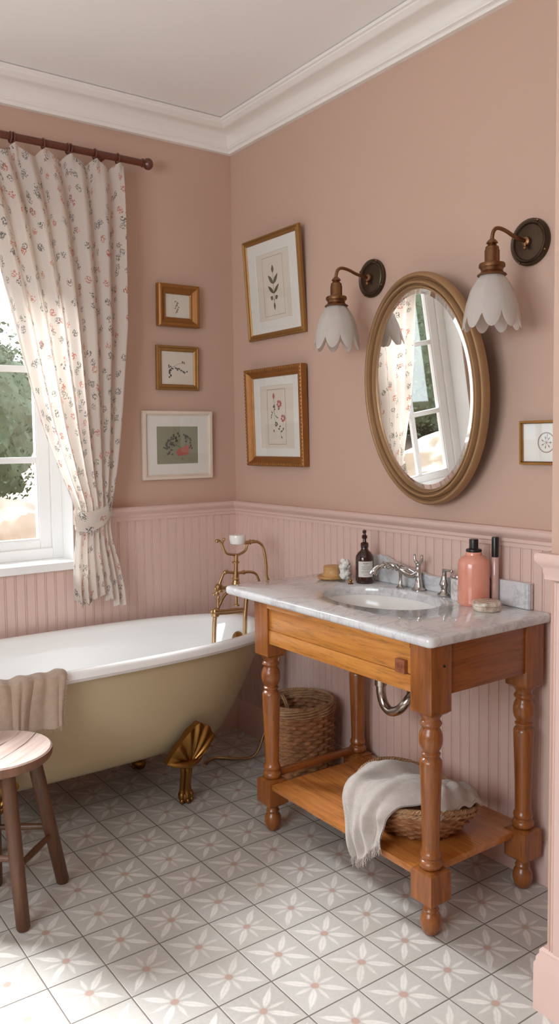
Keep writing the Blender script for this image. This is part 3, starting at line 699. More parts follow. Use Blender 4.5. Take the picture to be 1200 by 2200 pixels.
# ------------------------------------------------------------------ things on the marble
ZT = .8603
t = thing('wooden_jar', 'low round pale wooden jar on a wide wooden dish', 'jar', (-.150, -.905, ZT))
obj('dish', B().lathe([(0, 0), (.036, 0), (.052, .006), (.056, .011), (.054, .014), (.046, .012), (.040, .012), (.0, .012)], (0, 0, 0), 40), M['pale_wood'], t)
obj('jar_body', B().lathe([(0, .0122), (.043, .0122), (.0435, .020), (.040, .024), (.0385, .026), (.0375, .042), (.039, .046), (.039, .050), (.036, .052), (.0, .052)], (.006, -.006, 0), 40), M['pale_wood'], t)
t = thing('glass_tumbler', 'clear glass tumbler filled with white cotton beside the amber bottle', 'glass', (-.142, -.978, ZT))
b = B(); b.lathe([(0, 0), (.026, 0), (.028, .003), (.030, .078), (.0285, .078), (.0265, .006), (0, .005)], (0, 0, 0), 36); obj('glass_wall', b, M['jar'], t)
b = B()
for k in range(26):
    a = random.uniform(0, 2 * pi); rr = random.uniform(.004, .013); b.ball((rr * cos(a), rr * sin(a), .016 + .0025 * k), .0125, 10, (1, 1, .8))
obj('cotton', b, M['cotton'], t)
t = thing('brass_trinket', 'tiny brass stopper lying in front of the glass tumbler', 'stopper', (-.158, -1.028, ZT))
obj('stopper', B().lathe([(0, 0), (.010, 0), (.011, .002), (.006, .004), (.004, .008), (.007, .012), (.006, .016), (0, .018)], (0, 0, 0), 18), M['gold_brass'], t)

t = thing('amber_pump_bottle', 'dark amber glass bottle with white label and pump', 'bottle', (-.102, -1.043, ZT), (0, 0, radians(35)))
obj('bottle_body', B().lathe([(0, 0), (.030, 0), (.0335, .004), (.034, .010), (.034, .092), (.032, .102), (.024, .114), (.015, .122), (.013, .128), (.013, .136), (0, .136)], (0, 0, 0), 40), M['amber'], t)
b = B(); b.lathe([(.0145, .132), (.015, .134), (.015, .148), (.011, .151), (.007, .153), (.006, .164), (.010, .166), (.0105, .176), (.006, .179), (.0045, .186), (.0075, .188), (.0075, .196), (0, .198)], (0, 0, 0), 24)
b.tube([(0, 0, .190), (-.010, 0, .191), (-.016, 0, .188)], .003, 8, 3); obj('pump', b, M['amber'], t)
def curved_label(b, r, z0, z1, a0, a1, nn=18):
    b.grid(lambda u, v: Vector((r * cos(lerp(a0, a1, u)), r * sin(lerp(a0, a1, u)), lerp(z0, z1, v))), nn, 2)
b = B(); ac = radians(201); curved_label(b, .0345, .026, .084, ac - .85, ac + .85); lb = obj('paper_label', b, M['label'], t, label='white paper label with small print')
b = B()
for i, (z, w, th_) in enumerate(((.075, .30, .0022), (.070, .18, .001), (.064, .45, .0012), (.060, .40, .001), (.056, .48, .001), (.052, .30, .001), (.046, .50, .001), (.042, .44, .001), (.034, .25, .001))):
    n_ = int(w * 26); 
    for k in range(n_):
        a = ac - w + 2 * w * k / n_; curved_label(b, .03475, z, z + th_ * 1.3, a, a + 1.35 * w / n_, 1)
obj('label_print', b, M['print'], lb)

t = thing('lidded_jar', 'white marble jar with silver rim half hidden behind the pink bottle', 'jar', (-.070, -1.478, ZT))
g = G('jar_marble'); v = g.obj(); w = g.noise(v, 18, 6, .6, 1.2).outputs[0]; M['jar_marble'] = g.bsdf(g.ramp(w, [(.38, lin((176, 172, 168))), (.55, lin((222, 218, 212)))]), .2)
obj('jar_body', B().lathe([(0, 0), (.027, 0), (.029, .003), (.029, .066), (.027, .070), (0, .070)], (0, 0, 0), 32), M['jar_marble'], t)
obj('lid', B().lathe([(.0275, .0702), (.030, .072), (.031, .076), (.030, .080), (.022, .083), (.016, .085), (0, .086)], (0, 0, 0), 32), M['chrome'], t, label='silver lid')

t = thing('pink_pump_bottle', 'large coral pink bottle with black pump on the marble top', 'bottle', (-.098, -1.562, ZT), (0, 0, radians(-35)))
obj('bottle_body', B().lathe([(0, 0), (.045, 0), (.0495, .004), (.0505, .010), (.0505, .122), (.048, .133), (.040, .143), (.030, .148), (.026, .151), (.0255, .158), (.024, .160), (0, .160)], (0, 0, 0), 48), M['pink'], t); t.scale = (1, 1, 1.06)
b = B(); b.lathe([(0, .1602), (.024, .1602), (.0255, .163), (.024, .168), (.016, .170), (.0145, .172), (.0145, .196), (.0135, .198), (0, .198)], (0, 0, 0), 28)
b.tube([(0, .0, .193), (-.0, .028, .194), (0, .042, .190)], lambda q: .0036 - .001 * q, 10, 3); obj('pump', b, M['black'], t, label='black pump head')

t = thing('slim_bottle', 'slim bottle with tall black cap behind the pink bottle', 'bottle', (-.050, -1.608, ZT))
obj('bottle_body', B().lathe([(0, 0), (.0105, 0), (.0115, .002), (.0115, .150), (.0095, .153), (0, .153)], (0, 0, 0), 24), M['rosy'], t)
obj('cap', B().lathe([(.0105, .1532), (.0115, .154), (.0115, .214), (.0105, .217), (0, .217)], (0, 0, 0), 24), M['black'], t, label='tall black cap')
t = thing('round_soap_box', 'round mottled stone soap box in front of the pink bottle', 'box', (-.138, -1.650, ZT))
obj('box_body', B().lathe([(0, 0), (.038, 0), (.042, .003), (.044, .010), (.0435, .0165)], (0, 0, 0), 44, cap1=True), M['soap'], t)
obj('box_lid', B().lathe([(.0425, .0168), (.0445, .0175), (.0445, .024), (.042, .029), (.037, .031), (0, .031)], (0, 0, 0), 44), M['soap'], t)

# ------------------------------------------------------------------ pictures
def rot_wall(o, wall, lean=0):  pass
def picture(name, label, wall, c, w, h, fw, prof, fmat, inner, lean=0.0, ornate=0, matw=0.0, plate=None, glass=True):
    """local frame: x right (seen from the room), z up, -y towards the room; back face on y=0"""
    if wall == 'A': loc, rot = (c[0], -.0135 * 0 - .002, c[1] - h / 2), (radians(lean), 0, 0)
    else: loc, rot = (-.002, c[0], c[1] - h / 2), (radians(lean), 0, radians(-90))
    # rotation about local x leans the top towards the room
    t = thing(name, label, 'picture', loc, rot)
    loops = []
    b = B(); hw, hh = w / 2, h / 2
    rings = []
    for d, o in prof:      # d = distance inwards from the outer edge (fraction of fw), o = depth towards the room
        x, z = hw - d * fw, hh - d * fw
        rings.append([Vector((-x, -o, hh - z)), Vector((x, -o, hh - z)), Vector((x, -o, hh + z)), Vector((-x, -o, hh + z))])
    rings = [[Vector((p.x, p.y, p.z)) for p in r] for r in rings]
    # fix z: inset from both ends
    for r, (d, o) in zip(rings, prof):
        r[0].z = r[1].z = d * fw; r[2].z = r[3].z = h - d * fw
    b.loft(rings, True, wrap=True)
    fr = obj('frame', b, fmat, t, True)
    if ornate:
        b = B(); n1 = int(w / ornate); n2 = int(h / ornate); ro = ornate * .42; dd = fw * .16
        for k in range(n1 + 1):
            x = lerp(-hw + dd, hw - dd, k / n1)
            for z in (dd, h - dd): b.ball((x, -prof[2][1] + .001, z), ro, 8, (1, .7, 1))
        for k in range(1, n2):
            z = lerp(dd, h - dd, k / n2)
            for x in (-hw + dd, hw - dd): b.ball((x, -prof[2][1] + .001, z), ro, 8, (1, .7, 1))
        obj('beading', b, fmat, fr)
    iw, ih = w - 2 * fw, h - 2 * fw; dp = inner.get('depth', .010)
    obj('backing', B().box(-hw + .004, hw - .004, -.0055, -.001, .004, h - .004), M['paper'], t, True)
    yb = -dp
    if matw:
        b = B(); mb, ms = (matw if isinstance(matw, tuple) else (matw, matw)); x1, z1 = iw / 2 - ms, ih / 2 - mb
        def rr(x, z, y): return [Vector((-x, y, hh - z)), Vector((x, y, hh - z)), Vector((x, y, hh + z)), Vector((-x, y, hh + z))]
        b.loft([rr(iw / 2 + .004, ih / 2 + .004, yb - .002), rr(x1 + .0015, z1 + .0015, yb - .002), rr(x1, z1, yb)], True); obj('mat', b, M['mat_board'], t, True)
        pw, ph = x1 + .002, z1 + .002
    else: pw, ph = iw / 2 + .003, ih / 2 + .003
    art = obj('print', B().box(-pw, pw, yb, yb + .003, hh - ph, hh + ph), plate or M['paper'], t, True)
    b = B(); inner['draw'](b, yb - .0006, hh, iw, ih); 
    obj('botanical_drawing', b, [M['ink_green'], M['ink_dark'], M['ink_pink'], M['ink_brown']], art, True)
    if glass:
        obj('glazing', B().box(-iw / 2 - .002, iw / 2 + .002, yb - .006, yb - .0045, fw - .002, h - fw + .002), M['pane'], t, True)
    return t
def leafp(b, x, z, L, W, ang, y, mi=0):
    b.mi = mi; n = 8; pts = []
    for k in range(n + 1): u = k / n; pts.append((u * L, W * sin(pi * u ** .85)))
    for k in range(n - 1, 0, -1): u = k / n; pts.append((u * L, -W * sin(pi * u ** .85)))
    c, s = cos(ang), sin(ang); b.poly([Vector((x + p * c - q * s, y, z + p * s + q * c)) for p, q in pts])
def strokep(b, pts, w, y, mi=0):
    b.mi = mi
    for (x0, z0), (x1, z1) in zip(pts, pts[1:]):
        L = hypot(x1 - x0, z1 - z0) or 1e-6; nx, nz = -(z1 - z0) / L * w / 2, (x1 - x0) / L * w / 2
        b.poly([Vector((x0 + nx, y, z0 + nz)), Vector((x1 + nx, y, z1 + nz)), Vector((x1 - nx, y, z1 - nz)), Vector((x0 - nx, y, z0 - nz))])
def border(b, x, z0, z1, w, y, mi=3): strokep(b, [(-x, z0), (x, z0), (x, z1), (-x, z1), (-x, z0)], w, y, mi)
def rose(b, x, z, r, y, mi=2, n=9):
    for k in range(n):
        a = k * 2.4; leafp(b, x + r * .25 * cos(a), z + r * .25 * sin(a), r * .75, r * .24, a, y - .0001 * k, mi)
def d_olive(b, y, hh, iw, ih):
    z = hh; border(b, .075, z - .125, z + .125, .0012, y)
    strokep(b, [(0, z - .075), (.001, z + .07)], .0022, y, 0)
    leafp(b, 0, z + .055, .035, .009, pi / 2, y, 0)
    for s in (-1, 1):
        leafp(b, 0, z + .008, .055, .0095, pi / 2 - s * .72, y, 0); leafp(b, 0, z - .032, .055, .0085, pi / 2 - s * .85, y, 0)
        leafp(b, s * .008, z - .055, .022, .0095, pi / 2 - s * 1.1, y, 0); strokep(b, [(0, z - .062), (s * .012, z - .052)], .0018, y, 0)
    leafp(b, 0, z - .070, .034, .007, -pi / 2, y, 0)
def d_sprig(b, y, hh, iw, ih):
    z = hh; border(b, .068, z - .120, z + .120, .0016, y)
    strokep(b, [(-.018, z + .085), (-.014, z + .05), (-.018, z + .01), (-.008, z - .03)], .0014, y, 0); strokep(b, [(-.018, z + .03), (-.045, z + .0)], .0012, y, 0); strokep(b, [(-.018, z + .02), (.004, z - .005)], .0012, y, 0)
    leafp(b, -.018, z + .078, .028, .008, pi / 2, y, 2); leafp(b, -.016, z + .055, .020, .006, -pi / 2, y, 0)
    for x, dz, a in ((-.03, .012, 3.6), (-.038, .004, 4.4), (-.03, .015, 2.2), (.0, -.002, -.3), (-.008, .008, -1), (-.018, .03, .4), (-.016, .04, 2.6)): leafp(b, x, z + dz, .014, .0028, a, y, 0)
    rose(b, .022, z + .055, .020, y); rose(b, .048, z - .008, .019, y, 2); rose(b, -.004, z - .032, .012, y, 1); leafp(b, -.025, z - .055, .014, .005, -1.2, y, 3)
    strokep(b, [(.018, z - .045), (.03, z - .085)], .0012, y, 1); strokep(b, [(.025, z - .07), (.045, z - .06)], .0012, y, 1)
    for x, dz, a in ((.018, -.045, .4), (.022, -.055, 2.9), (.028, -.065, .2), (.045, -.06, 1.2), (.03, -.085, -.9), (.012, .03, .5)): leafp(b, x, z + dz, .014, .0035, a, y, 1)
def d_small(b, y, hh, iw, ih):
    z = hh; strokep(b, [(-.004, z + .022), (-.002, z - .026)], .001, y, 3)
    for k in range(11): leafp(b, -.003 + .004 * (k % 3 - 1), z + .022 - k * .0048, .011, .003, (-1) ** k * .6 + (0 if k % 2 else pi), y, 3)
def d_berries(b, y, hh, iw, ih):
    z = hh; strokep(b, [(-.045, z + .004), (-.02, z + .006), (.01, z - .006), (.045, z - .018)], .0012, y, 1); strokep(b, [(-.02, z + .006), (.005, z + .020), (.035, z + .026)], .001, y, 1); strokep(b, [(-.045, z + .004), (-.035, z - .035)], .001, y, 1)
    R = random.Random(3)
    for k in range(16):
        u = k / 15; leafp(b, lerp(-.045, .045, u), z + lerp(.006, -.018, u), .010, .0032, R.uniform(0, 6.3), y - .0001 * (k % 4), 1)
    for k in range(9): leafp(b, -.042 + R.uniform(-.008, .008), z - .005 - k * .004, .010, .004, R.uniform(0, 6.3), y - .0001 * (k % 4), 1)
    for k in range(5): leafp(b, .03 + R.uniform(-.006, .008), z + .026 + R.uniform(-.004, .004), .010, .003, R.uniform(0, 6.3), y, 3)
def d_rosebush(b, y, hh, iw, ih):
    z = hh; R = random.Random(5)
    for pts in ([(-.055, -.045), (-.03, -.01), (-.005, .0), (.03, -.02)], [(-.03, -.01), (-.05, .03)], [(-.02, -.005), (-.005, .04)], [(-.01, 0), (.02, .035)], [(.03, -.02), (.055, .035)]):
        strokep(b, [(x, z + q) for x, q in pts], .0014, y, 1)
    for k in range(60):
        cx, cz = R.choice(((-.045, .025), (-.01, .035), (-.055, -.01), (.048, .035), (.06, -.005), (-.03, .01), (-.045, -.035)))
        leafp(b, cx + R.uniform(-.014, .014), z + cz + R.uniform(-.014, .014), .013, .0040, R.uniform(0, 6.3), y - .0001 * (k % 6), 1)
    for x, q, r in ((.018, -.030, .020), (.038, -.026, .022), (.005, -.036, .015), (.045, -.012, .014)): rose(b, x, z + q, r, y - .0008, 2, 11)
    leafp(b, .02, z - .055, .016, .006, -1.2, y, 3); leafp(b, -.065, z - .055, .012, .003, 1.9, y, 3)
P_simple = [(0, .001), (0, .014), (.12, .019), (.30, .020), (.42, .016), (.60, .018), (.85, .015), (1, .011), (1, .001)]
P_deep = [(0, .001), (0, .030), (.15, .036), (.35, .034), (.55, .024), (.75, .018), (.88, .020), (1, .014), (1, .001)]
P_flat = [(0, .001), (0, .018), (.06, .020), (.62, .020), (.70, .015), (.9, .013), (1, .012), (1, .001)]
picture('framed_botanical_print', 'tall thin gilt frame with olive branch drawing, upper on the right wall', 'B', (-.372, 2.062), .418, .440, .026, P_simple, M['gilt'], {'draw': d_olive, 'depth': .008}, 4.0, matw=(.052, .060))
picture('framed_botanical_print', 'ornate beaded gilt frame with pink flower sprig drawing beside the mirror', 'B', (-.372, 1.496), .425, .432, .042, P_deep, M['gilt_dark'], {'draw': d_sprig, 'depth': .010}, 1.5, ornate=.0155, matw=(.038, .044))
picture('framed_botanical_print', 'small square wide gilt frame with faint sprig, topmost beside the curtain', 'A', (-.303, 2.000), .206, .186, .042, P_deep, M['gilt_dark'], {'draw': d_small, 'depth': .012}, 1.0)
picture('framed_botanical_print', 'small square gilt frame with grey berry twig, middle one beside the curtain', 'A', (-.308, 1.724), .214, .198, .026, P_simple, M['gilt'], {'draw': d_berries, 'depth': .009}, 1.0)
picture('framed_botanical_print', 'cream frame with white mat and sage green rose print above the chair rail', 'A', (-.315, 1.377), .354, .308, .022, P_flat, M['cream_frame'], {'draw': d_rosebush, 'depth': .008}, .8, matw=(.048, .050), plate=M['sage'])
def d_medal(b, y, hh, iw, ih):
    z = hh; b.mi = 3
    for R_, w in ((.030, .0022), (.028, .0008)):
        pts = [(R_ * cos(k * pi / 20) - .0, z + R_ * sin(k * pi / 20)) for k in range(41)]; strokep(b, pts, w, y, 3)
    for k in range(7): strokep(b, [(0, z), (.018 * cos(k * .9), z + .018 * sin(k * .9))], .001, y, 3); leafp(b, .01 * cos(k * .9), z + .01 * sin(k * .9), .010, .002, k * .9, y, 3)
    strokep(b, [(.002, z + .01), (.004, z + .026)], .0016, y, 0)
picture('framed_medallion', 'small brass framed cream picture with round medallion at right wall end', 'B', (-1.768, 1.375), .185, .134, .010, P_flat, M['gold_brass'], {'draw': d_medal, 'depth': .009}, 1.0, plate=M['mat_board'])

# ------------------------------------------------------------------ oval mirror
mr = thing('oval_mirror', 'large oval mirror in a ribbed bronze gilt frame leaning off the wall', 'mirror', (-.034, -1.318, 1.163), (radians(5.0), 0, radians(-94)))
A_, B_ = .394, .303
def ell(inset, o, n=96): return [Vector(((B_ - inset) * cos(2 * pi * k / n), -o, A_ + (A_ - inset) * sin(2 * pi * k / n))) for k in range(n)]
MP = [(.0, .002), (.0, .012), (.002, .020), (.007, .026), (.013, .027), (.018, .022), (.0205, .014), (.0225, .014), (.026, .024), (.031, .031), (.037, .031), (.040, .024), (.0415, .017), (.0435, .017), (.046, .024), (.050, .025), (.054, .019), (.056, .015), (.056, .002)]
b = B(); b.loft([ell(i, o) for i, o in MP], True, wrap=True)
obj('frame', b, M['mirror_gilt'], mr)
b = B(); b.loft([ell(.054, .002), ell(.054, .0130), ell(.072, .0150), ell(.20, .0150), ell(.288, .0150)], True, True, True)
o = obj('mirror_glass', b, M['mirror'], mr, True)
obj('backing', B().loft([ell(.02, .0005), ell(.02, .0018)], True, True, True), M['sockets'], mr)

# ------------------------------------------------------------------ wall lamps
def sconce(label, y, z):
    t = thing('wall_lamp', label, 'wall lamp', (0, y, z), group='bronze wall lamps beside the mirror')
    b = B(); b.lathe([(0, -.020), (.010, -.0195), (.030, -.016), (.048, -.0125), (.052, -.012), (.054, -.016), (.058, -.0185), (.061, -.0165), (.063, -.013), (.067, -.014), (.070, -.011), (.071, -.006), (.069, -.0005), (.069, 0)], (0, 0, 0), 48, 'x')
    bp_ = obj('back_plate', b, M['dark_bronze'], t)
    for k in range(4):
        a = k * pi / 2 + .5; b = B(); b.ball((-.014, .067 * cos(a), .067 * sin(a)), .004, 8); obj('stud', b, M['bronze'], bp_)
    b = B(); b.lathe([(.004, -.034), (.013, -.030), (.015, -.024), (.012, -.018), (.010, -.012)], (0, 0, 0), 20, 'x')
    b.tube([(-.028, 0, 0), (-.055, 0, .003), (-.085, 0, .008), (-.118, 0, .018), (-.148, 0, .022), (-.166, 0, .018), (-.176, 0, .006), (-.180, 0, -.010), (-.180, 0, -.020)], .0058, 12, 5)
    b.ball((-.030, 0, -.020), .007, 10); b.tube([(-.030, 0, 0), (-.030, 0, -.018)], .004, 8)
    obj('arm', b, M['bronze'], t)
    b = B(); b.lathe([(.0, -.012), (.006, -.012), (.009, -.015), (.008, -.014), (.014, -.019), (.017, -.025), (.012, -.028), (.013, -.031), (.019, -.036), (.020, -.044), (.0215, -.046), (.0215, -.078), (.023, -.080), (.036, -.083), (.038, -.087), (.038, -.094), (.034, -.097), (.031, -.104), (.034, -.110), (.041, -.114), (.043, -.117), (.041, -.119), (0, -.119)], (-.180, 0, .0), 36)
    obj('lamp_holder', b, M['bronze'], t)
    N, m = 120, 26; loops_o, loops_i = [], []
    for j in range(m + 1):
        q = j / m; lo, li = [], []
        for k in range(N):
            a = 2 * pi * k / N; pet = abs(sin(4.5 * a)) ; notch = pet ** .75
            zlen = -.116 - q * (.112 + .046 * notch) 
            r_ = interp([(0, .033), (.12, .045), (.3, .058), (.55, .069), (.8, .076), (1, .079)], q) + .0048 * (pet ** .5) * sstep(.0, .3, q) + .002 * q * pet
            lo.append(Vector((-.180 + r_ * cos(a), r_ * sin(a), zlen))); li.append(Vector((-.180 + (r_ - .0028) * cos(a), (r_ - .0028) * sin(a), zlen)))
        loops_o.append(lo); loops_i.append(li)
    b = B(); b.loft(loops_o + loops_i[::-1], True, wrap=True); obj('glass_shade', b, M['frost'], t, label='frosted petal glass shade')
    return t
sconce('bronze wall lamp with petal glass shade, left of the oval mirror', -.985, 1.992)
sconce('bronze wall lamp with petal glass shade, overlapping the mirror at its right', -1.698, 1.982)

# ------------------------------------------------------------------ curtain rod and curtain
RY, RZ = -.080, 2.575
rd = thing('curtain_rod', 'dark wooden curtain rod with round finial above the window', 'curtain rod', (-1.2, RY, RZ))
wobj('rod', B().tube([(-2.05, RY, RZ), (-1.2, RY, RZ), (-.495, RY, RZ)], .0145, 20), M['rod'], rd)
for x, s in ((-.495, 1), (-2.05, -1)):
    b = B(); b.lathe([(.0125, 0), (.018, .001 * s), (.018, .006 * s), (.012, .009 * s), (.013, .012 * s), (.021, .017 * s), (.0245, .027 * s), (.0235, .037 * s), (.016, .046 * s), (0, .049 * s)], (x, RY, RZ), 28, 'x'); wobj('finial', b, M['rod'], rd)
for x in (-.66, -1.9):
    b = B(); b.box(x - .010, x + .010, RY + .010, -.0005, RZ - .008, RZ + .004, .002); b.box(x - .014, x + .014, -.006, -.0005, RZ - .035, RZ + .03, .002); wobj('bracket', b, M['rod'], rd)
cu = thing('floral_curtain', 'white floral print curtain tied back at the window', 'curtain', (-.85, RY, RZ))
xl = [(.70, -.852), (.80, -.855), (.95, -.845), (1.03, -.834), (1.126, -.838), (1.264, -.892), (1.435, -.955), (1.6, -1.0), (1.747, -1.035), (2.03, -1.10), (2.3, -1.16), (2.57, -1.24)]
xr = [(.70, -.638), (.76, -.640), (.88, -.660), (.98, -.686), (1.04, -.695), (1.12, -.685), (1.30, -.655), (1.49, -.634), (1.887, -.600), (2.3, -.592), (2.57, -.588)]
am = [(.70, .026), (.9, .020), (1.04, .013), (1.15, .015), (1.4, .026), (1.8, .034), (2.3, .030), (2.5, .020), (2.57, .012)]
def smooth_tab(tab, x): return (interp(tab, x - .03) + interp(tab, x) * 2 + interp(tab, x + .03)) / 4
rings_x = [-.606, -.707, -.816, -.922, -1.045, -1.17]
def cur_z(s, v):
    xt = lerp(-1.24, -.588, s); near = min(abs(xt - r) for r in rings_x)
    ztop = 2.548 - .034 * min(1, near / .05) ** 1.2
    zbot = .735 - .018 * sin(s * 9) - .015 * s + .012 * sin(s * 37)
    return lerp(zbot, ztop, v)
def cur(s, v):
    z = cur_z(s, v)
    x0, x1 = smooth_tab(xl, z), smooth_tab(xr, z); a = smooth_tab(am, z)
    ph = 2 * pi * 7 * s + 1.3 * sin(4.2 * s + .8) + .5 * sin(z * 2.2 + s * 5)
    f = sin(ph) * .8 + .28 * sin(2 * ph + .8) + .25 * sin(ph * .5 + 1)
    xx = lerp(x0, x1, s) + .006 * cos(ph) * min(1, a / .03)
    top = sstep(2.45, 2.56, z)
    xt = lerp(-1.24, -.588, s); near = min(((xt - r), r) for r in rings_x) if False else min(rings_x, key=lambda r: abs(xt - r))
    pin = math.exp(-((xt - near) / .012) ** 2)
    y = RY + a * f * .85 * (1 - .6 * top) - .016 * pin * top - .012
    w = sstep(.9, 1.1, z) * (1 - sstep(1.1, 1.3, z))
    y -= .016 * w * sin(pi * s)
    if z < 1.1: y -= .012 * sin(pi * s) 
    return Vector((xx, min(y, -.040), z))
b = B(); b.grid(cur, 340, 200, uv=lambda s, v: (s * 1.25, v * 1.83))
wobj('drape', b, M['curtain'], cu)
# hems
b = B(); b.grid(lambda s, v: cur(s, lerp(0, .012, v)) + Vector((0, -.0012, 0)), 340, 3, uv=lambda s, v: (s * 1.25, .3 + v * .02)); wobj('hem', b, M['curtain'], cu)
# tie-back band
b = B(); n_ = 60
def tie(s, v):
    a = 2 * pi * s; cx = -.764; x = cx + .082 * cos(a); y = RY - .020 + .034 * sin(a) * (1 + .1 * sin(v * pi)); zc = 1.075 + .33 * (x - cx) * (1 if sin(a) < 0 else 1) + .028 * ((x - cx) / .082) ** 2
    return Vector((x, y - (.003 * sin(v * 9 + s * 20)), zc + (v - .5) * .078 * (1 - .18 * cos(a)) + .002 * sin(a * 7)))
b.grid(tie, n_, 8, uv=lambda s, v: (.2 + s * .42, 1.6 + v * .09))
b.grid(lambda u, v: Vector((lerp(-.700, -.668, u), lerp(-.088, -.012, u), lerp(1.100, 1.150, u) + (v - .5) * lerp(.070, .022, u))), 8, 4, uv=lambda s, v: (s * .1, v * .07))
wobj('tie_back', b, M['curtain'], cu)
for x in rings_x[:]:
    for dx in ((-.006, .006) if x in (-.816, -1.045) else (0,)):
        b = B(); b.torus((x + dx, RY, RZ - .004), .0195, .0036, 'x', 28, 8); rg = wobj('curtain_ring', b, M['rod'], cu)
        b = B(); b.tube([(x + dx, RY, RZ - .020), (x + dx, RY - .006, RZ - .032), (x, RY - .014, RZ - .05)], .0016, 6, 3); b.torus((x + dx, RY, RZ - .022), .004, .0012, 'y', 12, 6); wobj('hook', b, M['bronze'], rg)

g = G('white_sheer'); d = g.n('BsdfDiffuse', {0: lin((232, 230, 226))}); t = g.n('BsdfTranslucent', {0: lin((232, 230, 226))}); mx = g.n('MixShader', {0: .4, 1: d.outputs[0], 2: t.outputs[0]}); g.t.links.new(mx.outputs[0], g.out.inputs[0])
sh_ = thing('white_curtain', 'plain white curtain left of the window, seen in the oval mirror', 'curtain', (-1.62, RY, RZ))
b = B(); b.grid(lambda s, v: Vector((lerp(-1.80, -1.43, s), RY - .02 + .022 * sin(s * 44 + sin(s * 9)), lerp(.72, 2.548, v))), 160, 20); wobj('drape', b, g.m, sh_)
for x in (-1.78, -1.69, -1.60, -1.51, -1.44):
    b = B(); b.torus((x, RY, RZ - .004), .0195, .0036, 'x', 24, 8); wobj('curtain_ring', b, M['rod'], sh_)
# ------------------------------------------------------------------ baskets
def weave(b, cx, cy, rx, ry, z0, z1, rows, stakes, radf, zf=lambda a, t: 0, amp=.0032, inner=True, spr=4, e=1.0):
    N = stakes * 4; m = rows * spr
    def ring(t, off):
        l = []
        for k in range(N):
            a = 2 * pi * k / N; row = int(t * rows); fr = t * rows - row; s_ = abs(sin(pi * t * rows)) ** .6
            w = cos(stakes * a / 2 * 1.0 + pi * row) * amp * s_ * 1.2 + (s_ - .6) * amp * .9 + off
            R = radf(t); x = (rx * R + w) * cos(a); y = (ry * R + w) * sin(a)
            l.append(Vector((cx + x, cy + y, lerp(z0, z1, t) + zf(a, t))))
        return l
    outer_ = [ring(j / m, 0) for j in range(m + 1)]
    inn = [ring(j / m, -.007) for j in range(m, int(m * .04), -1)] if inner else []
    b.loft(outer_ + inn, True, True, True)
def rope(b, cx, cy, rx, ry, zf, r, strands=3, turns=40, n=240, pr=.55):
    for s in range(strands):
        pts = []
        for k in range(n + 1):
            a = 2 * pi * k / n; ph = a * turns / strands + 2 * pi * s / strands
            d = r * pr * cos(ph); h = r * pr * sin(ph)
            pts.append(Vector((cx + (rx + d) * cos(a), cy + (ry + d) * sin(a), zf(a) + h)))
        b.tube(pts, r * .62, 6, 0, False)
bk = thing('wicker_basket', 'tall round brown wicker basket on floor behind the washstand leg', 'basket', (-.190, -.745, 0))
b = B(); weave(b, -.190, -.745, .136, .136, .004, .325, 21, 32, lambda t: .90 + .10 * sin(min(1, t * 1.3) * pi / 2), amp=.0052); wobj('woven_body', b, M['wicker'], bk)
b = B()
for zz, rr_ in ((.330, .138), (.341, .139), (.351, .137)): rope(b, -.190, -.745, rr_, rr_, lambda a, zz=zz: zz, .0075, 2, 10, 200)
rope(b, -.190, -.745, .134, .134, lambda a: .360, .006, 3, 90, 300)
wobj('braided_rim', b, M['rope'], bk)
b = B()
for q in (-.004, .004): b.tube([(-.185 + q, -.622, .345), (-.20 + q, -.66, .335), (-.205 + q, -.72, .27), (-.19 + q, -.77, .19), (-.18 + q, -.80, .12)], .0045, 8, 6)
wobj('inner_handle', b, M['rope'], bk)

BX, BY, BRX, BRY = -.315, -1.515, .168, .198
bo = thing('oval_basket', 'low oval seagrass basket holding a towel on the washstand shelf', 'basket', (BX, BY, .184))
def bz(a, t=1.0): return (.016 * cos(2 * (a - 1.2)) + .016 * cos(a - 2.2)) * t * t
b = B(); weave(b, BX, BY, BRX, BRY, .1855, .290, 9, 40, lambda t: .56 + .44 * sin(min(1, .12 + t * .95) * pi / 2), lambda a, t: bz(a, t), .0048); wobj('woven_body', b, M['wicker'], bo)
b = B(); rope(b, BX, BY, BRX, BRY, lambda a: .292 + bz(a), .0075, 3, 110, 330); rope(b, BX, BY, BRX + .003, BRY + .003, lambda a: .279 + bz(a), .0055, 2, 60, 240); wobj('braided_rim', b, M['rope'], bo)

